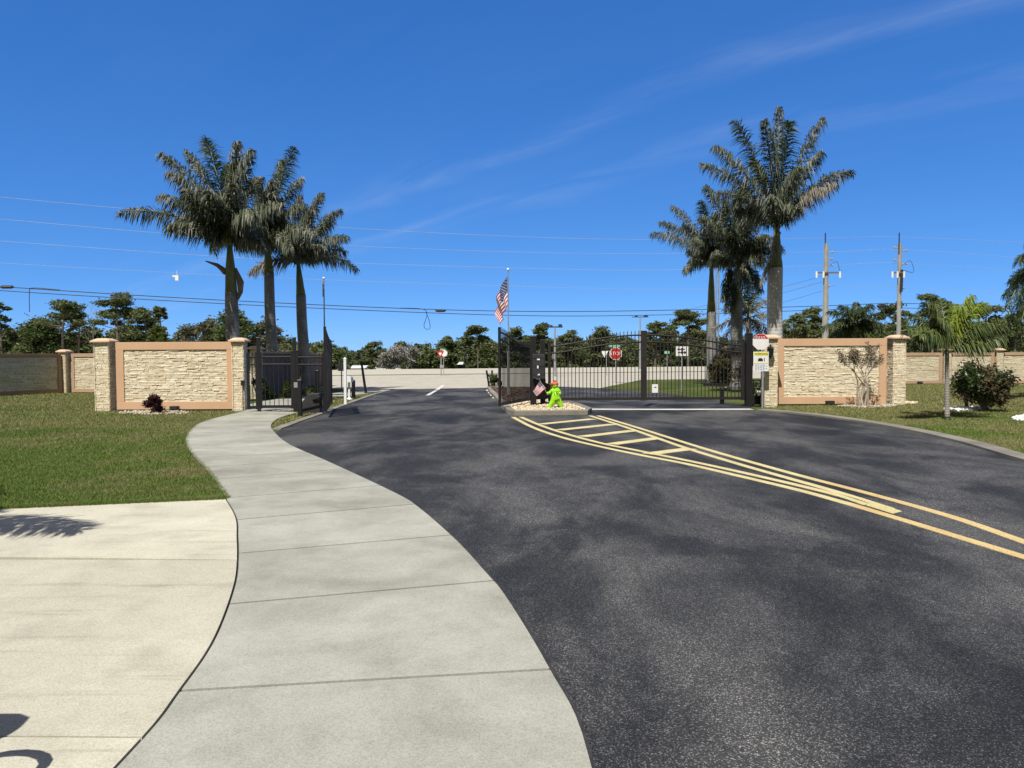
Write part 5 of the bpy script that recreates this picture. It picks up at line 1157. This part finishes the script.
# palms outside the picture on the left, whose frond shadow lies on the driveway
smallpalm('feather_palm', -434, 5.3, -434, 165, [(-434 + 235 * math.cos(a), 150 + 90 * math.sin(a)) for a in (0.1, .7, 1.4, 2.1, 2.8, 3.5, 4.2, 5.0, 5.7)], 'feather palm beside the driveway just outside the left edge', 315, .12, 'frondgreen', 1.75, 50, .5, .016, .2, .35, 'thintrunk', .2)
# mailbox off frame casting the rounded shadow at bottom left
sx = SH / math.tan(EL)
def off_mail():
    tip = G(14, 722); h = 1.12; c = tip - sx * h + Vector((-.16, -.12, h)); t = thing('mailbox', (c.x, c.y, 0), 'mailbox on a post just outside the bottom left corner, its shadow on the driveway', 'mailbox')
    mb = MB(); prof = [Vector((0, -.13, -.1)), Vector((0, .13, -.1))] + [Vector((0, .13 * math.cos(k_ * math.pi / 8), .02 + .12 * math.sin(k_ * math.pi / 8))) for k_ in range(9)]; mb.plate([c + v for v in prof], (1, 0, 0), .5); mb.build('box', M['dark'], t, bevel=.09)
    mb = MB(); mb.box((c.x - .05, c.y, c.z / 2 - .06), (.1, .1, c.z - .1)); mb.build('post', M['dark'], t)
    rc = G(8, 772) - sx * .62; rc.z = .62
    mb = MB(); mb.tube([rc + Vector((.15 * math.cos(a), .11 * math.sin(a), 0)) for a in [i_ * 6.283 / 16 for i_ in range(17)]], .022, 6); mb.tube([rc + Vector((-.13, 0, 0)), Vector((c.x - .05, c.y, .62))], .02, 6); mb.build('ring_bracket', M['dark'], t)
off_mail()

# ------------------------------------------------------------------ shrubs
def shrub(name, px, base_py, w_px, h_px, label, seed, mat, size, n, K=9, stems=6, Y=None, cat='shrub', elong=1.4, stemmat='bark', second=None):
    rg = np.random.default_rng(seed); rd = random.Random(seed); p = G(px, base_py) if Y is None else g0(px, Y); s = p.y / F; W2, H = w_px * s / 2, h_px * s
    t = thing(name, p, label, cat); tb = MB(); pts = []; pts2 = []
    for i in range(K):
        a = rd.uniform(0, 6.283); z_ = rd.uniform(.22, .82); rr_ = W2 * rd.uniform(.15, .75) * (1 - abs(z_ - .45) * .7); c_ = p + Vector((math.cos(a) * rr_, math.sin(a) * rr_, H * z_)); cr = W2 * rd.uniform(.22, .42)
        tb.tube([p + Vector((rd.uniform(-.05, .05), 0, 0)), p.lerp(c_, .5) + Vector((0, 0, .05)), c_], [.02, .014, .006], 4)
        q = clump(rg, c_, (cr, cr, min(cr, H * .3)), n // K, .15); (pts2 if (second and i % 3 == 0 or second and z_ < .35) else pts).append(q)
    tb.build('stems', M[stemmat], t); np_mesh('foliage', cards(rg, np.vstack(pts), size, .8, elong), 4, M[mat], t)
    if second and pts2: np_mesh('dry_foliage', cards(rg, np.vstack(pts2), size, .8, elong), 4, M[second], t)
    return t
shrub('maroon_shrub', 153.8, 414.2, 19, 20, 'small maroon-leaved bush at the foot of the left entrance wall', 401, 'maroon', .035, 2200, 22, cat='shrub', elong=1.8)
shrub('bushy_shrub', 985, 411.5, 62, 55, 'wide glossy shrub with browning lower leaves in front of the far right wall', 402, 'shrub', .045, 7000, 30, second='shrubbrown')
shrub('weedy_shrub', 966, 409, 22, 46, 'pale twiggy shrub left of the wide glossy shrub', 403, 'pods', .03, 500, 8)
shrub('bronze_hedge', 731, 391, 50, 50, 'bronze green rounded hedge behind the right part of the entry gate', 404, 'olive', .055, 8000, 18)
shrub('bronze_hedge', 716, 390, 22, 36, 'smaller bronze green bush beside the left trunk of the right palms', 405, 'olive', .05, 2400, 9)
shrub('round_bush', 495.5, 388.5, 15, 15, 'round dark bush at the far end of the median', 406, 'oak', .05, 2200, 10)
shrub('yellow_shrub', 288, 399, 24, 20, 'yellow-green shrub behind the pedestrian gate', 407, 'yellowtree', .05, 1500, 9)
shrub('dark_shrub', 262, 400, 26, 26, 'dark shrub behind the left side of the pedestrian gate', 408, 'shrub', .05, 1500, 9)
shrub('dark_shrub', 312, 399, 22, 12, 'low dark shrub behind the gate operator box', 409, 'oak', .05, 1000, 8)
shrub('weedy_shrub', 756, 404.5, 14, 26, 'small weedy plant between the gate post and the warning signs', 410, 'yellowtree', .04, 260, 6)
shrub('edge_shrub', 1040, 407, 40, 30, 'dark shrub cut off by the right edge of the picture', 411, 'shrub', .06, 1500, 9)
# crape myrtle: bare pale stems with seed pods
def myrtle():
    rd = random.Random(9); rg = np.random.default_rng(9); p = G(863, 407.3); t = thing('crape_myrtle', p, 'bare multi-stemmed crape myrtle in front of the right entrance wall', 'small tree'); tb = MB(); bb = MB(); ends = []
    def br(q, d, L, r_, k_):
        e = q + d * L; bb.tube([q, e], [r_, r_ * .6], 5, False); 
        if k_ <= 1: ends.append(e); ends.append(q.lerp(e, .5))
        if k_ == 0: return
        for _ in range(3 if k_ > 1 else 2):
            dd = (d + Vector((rd.uniform(-.6, .6), rd.uniform(-.5, .5), rd.uniform(-.05, .45)))).normalized(); br(e, dd, L * rd.uniform(.55, .85), r_ * .6, k_ - 1)
    for i in range(7):
        b = p + Vector((rd.uniform(-.13, .13), rd.uniform(-.1, .1), 0)); d = Vector((rd.uniform(-.22, .22), rd.uniform(-.2, .2), 1)).normalized(); m_ = b + d * rd.uniform(.62, .85); tb.tube([b, b.lerp(m_, .5) + Vector((rd.uniform(-.03, .03), 0, 0)), m_], [.035, .028, .022], 6)
        br(m_, (d + Vector((rd.uniform(-.85, .85), rd.uniform(-.5, .5), 0))).normalized(), .44, .018, 3)
    tb.build('stem', M['barkpale'], t); bb.build('branches', M['barkpale'], t)
    E2 = np.array([tuple(e) for e in ends]); pts = np.repeat(E2, 7, 0) + rg.normal(0, .035, (len(E2) * 7, 3)); np_mesh('seed_pods', cards(rg, pts, .026, 1, 1.2), 4, M['pods'], t)
myrtle()
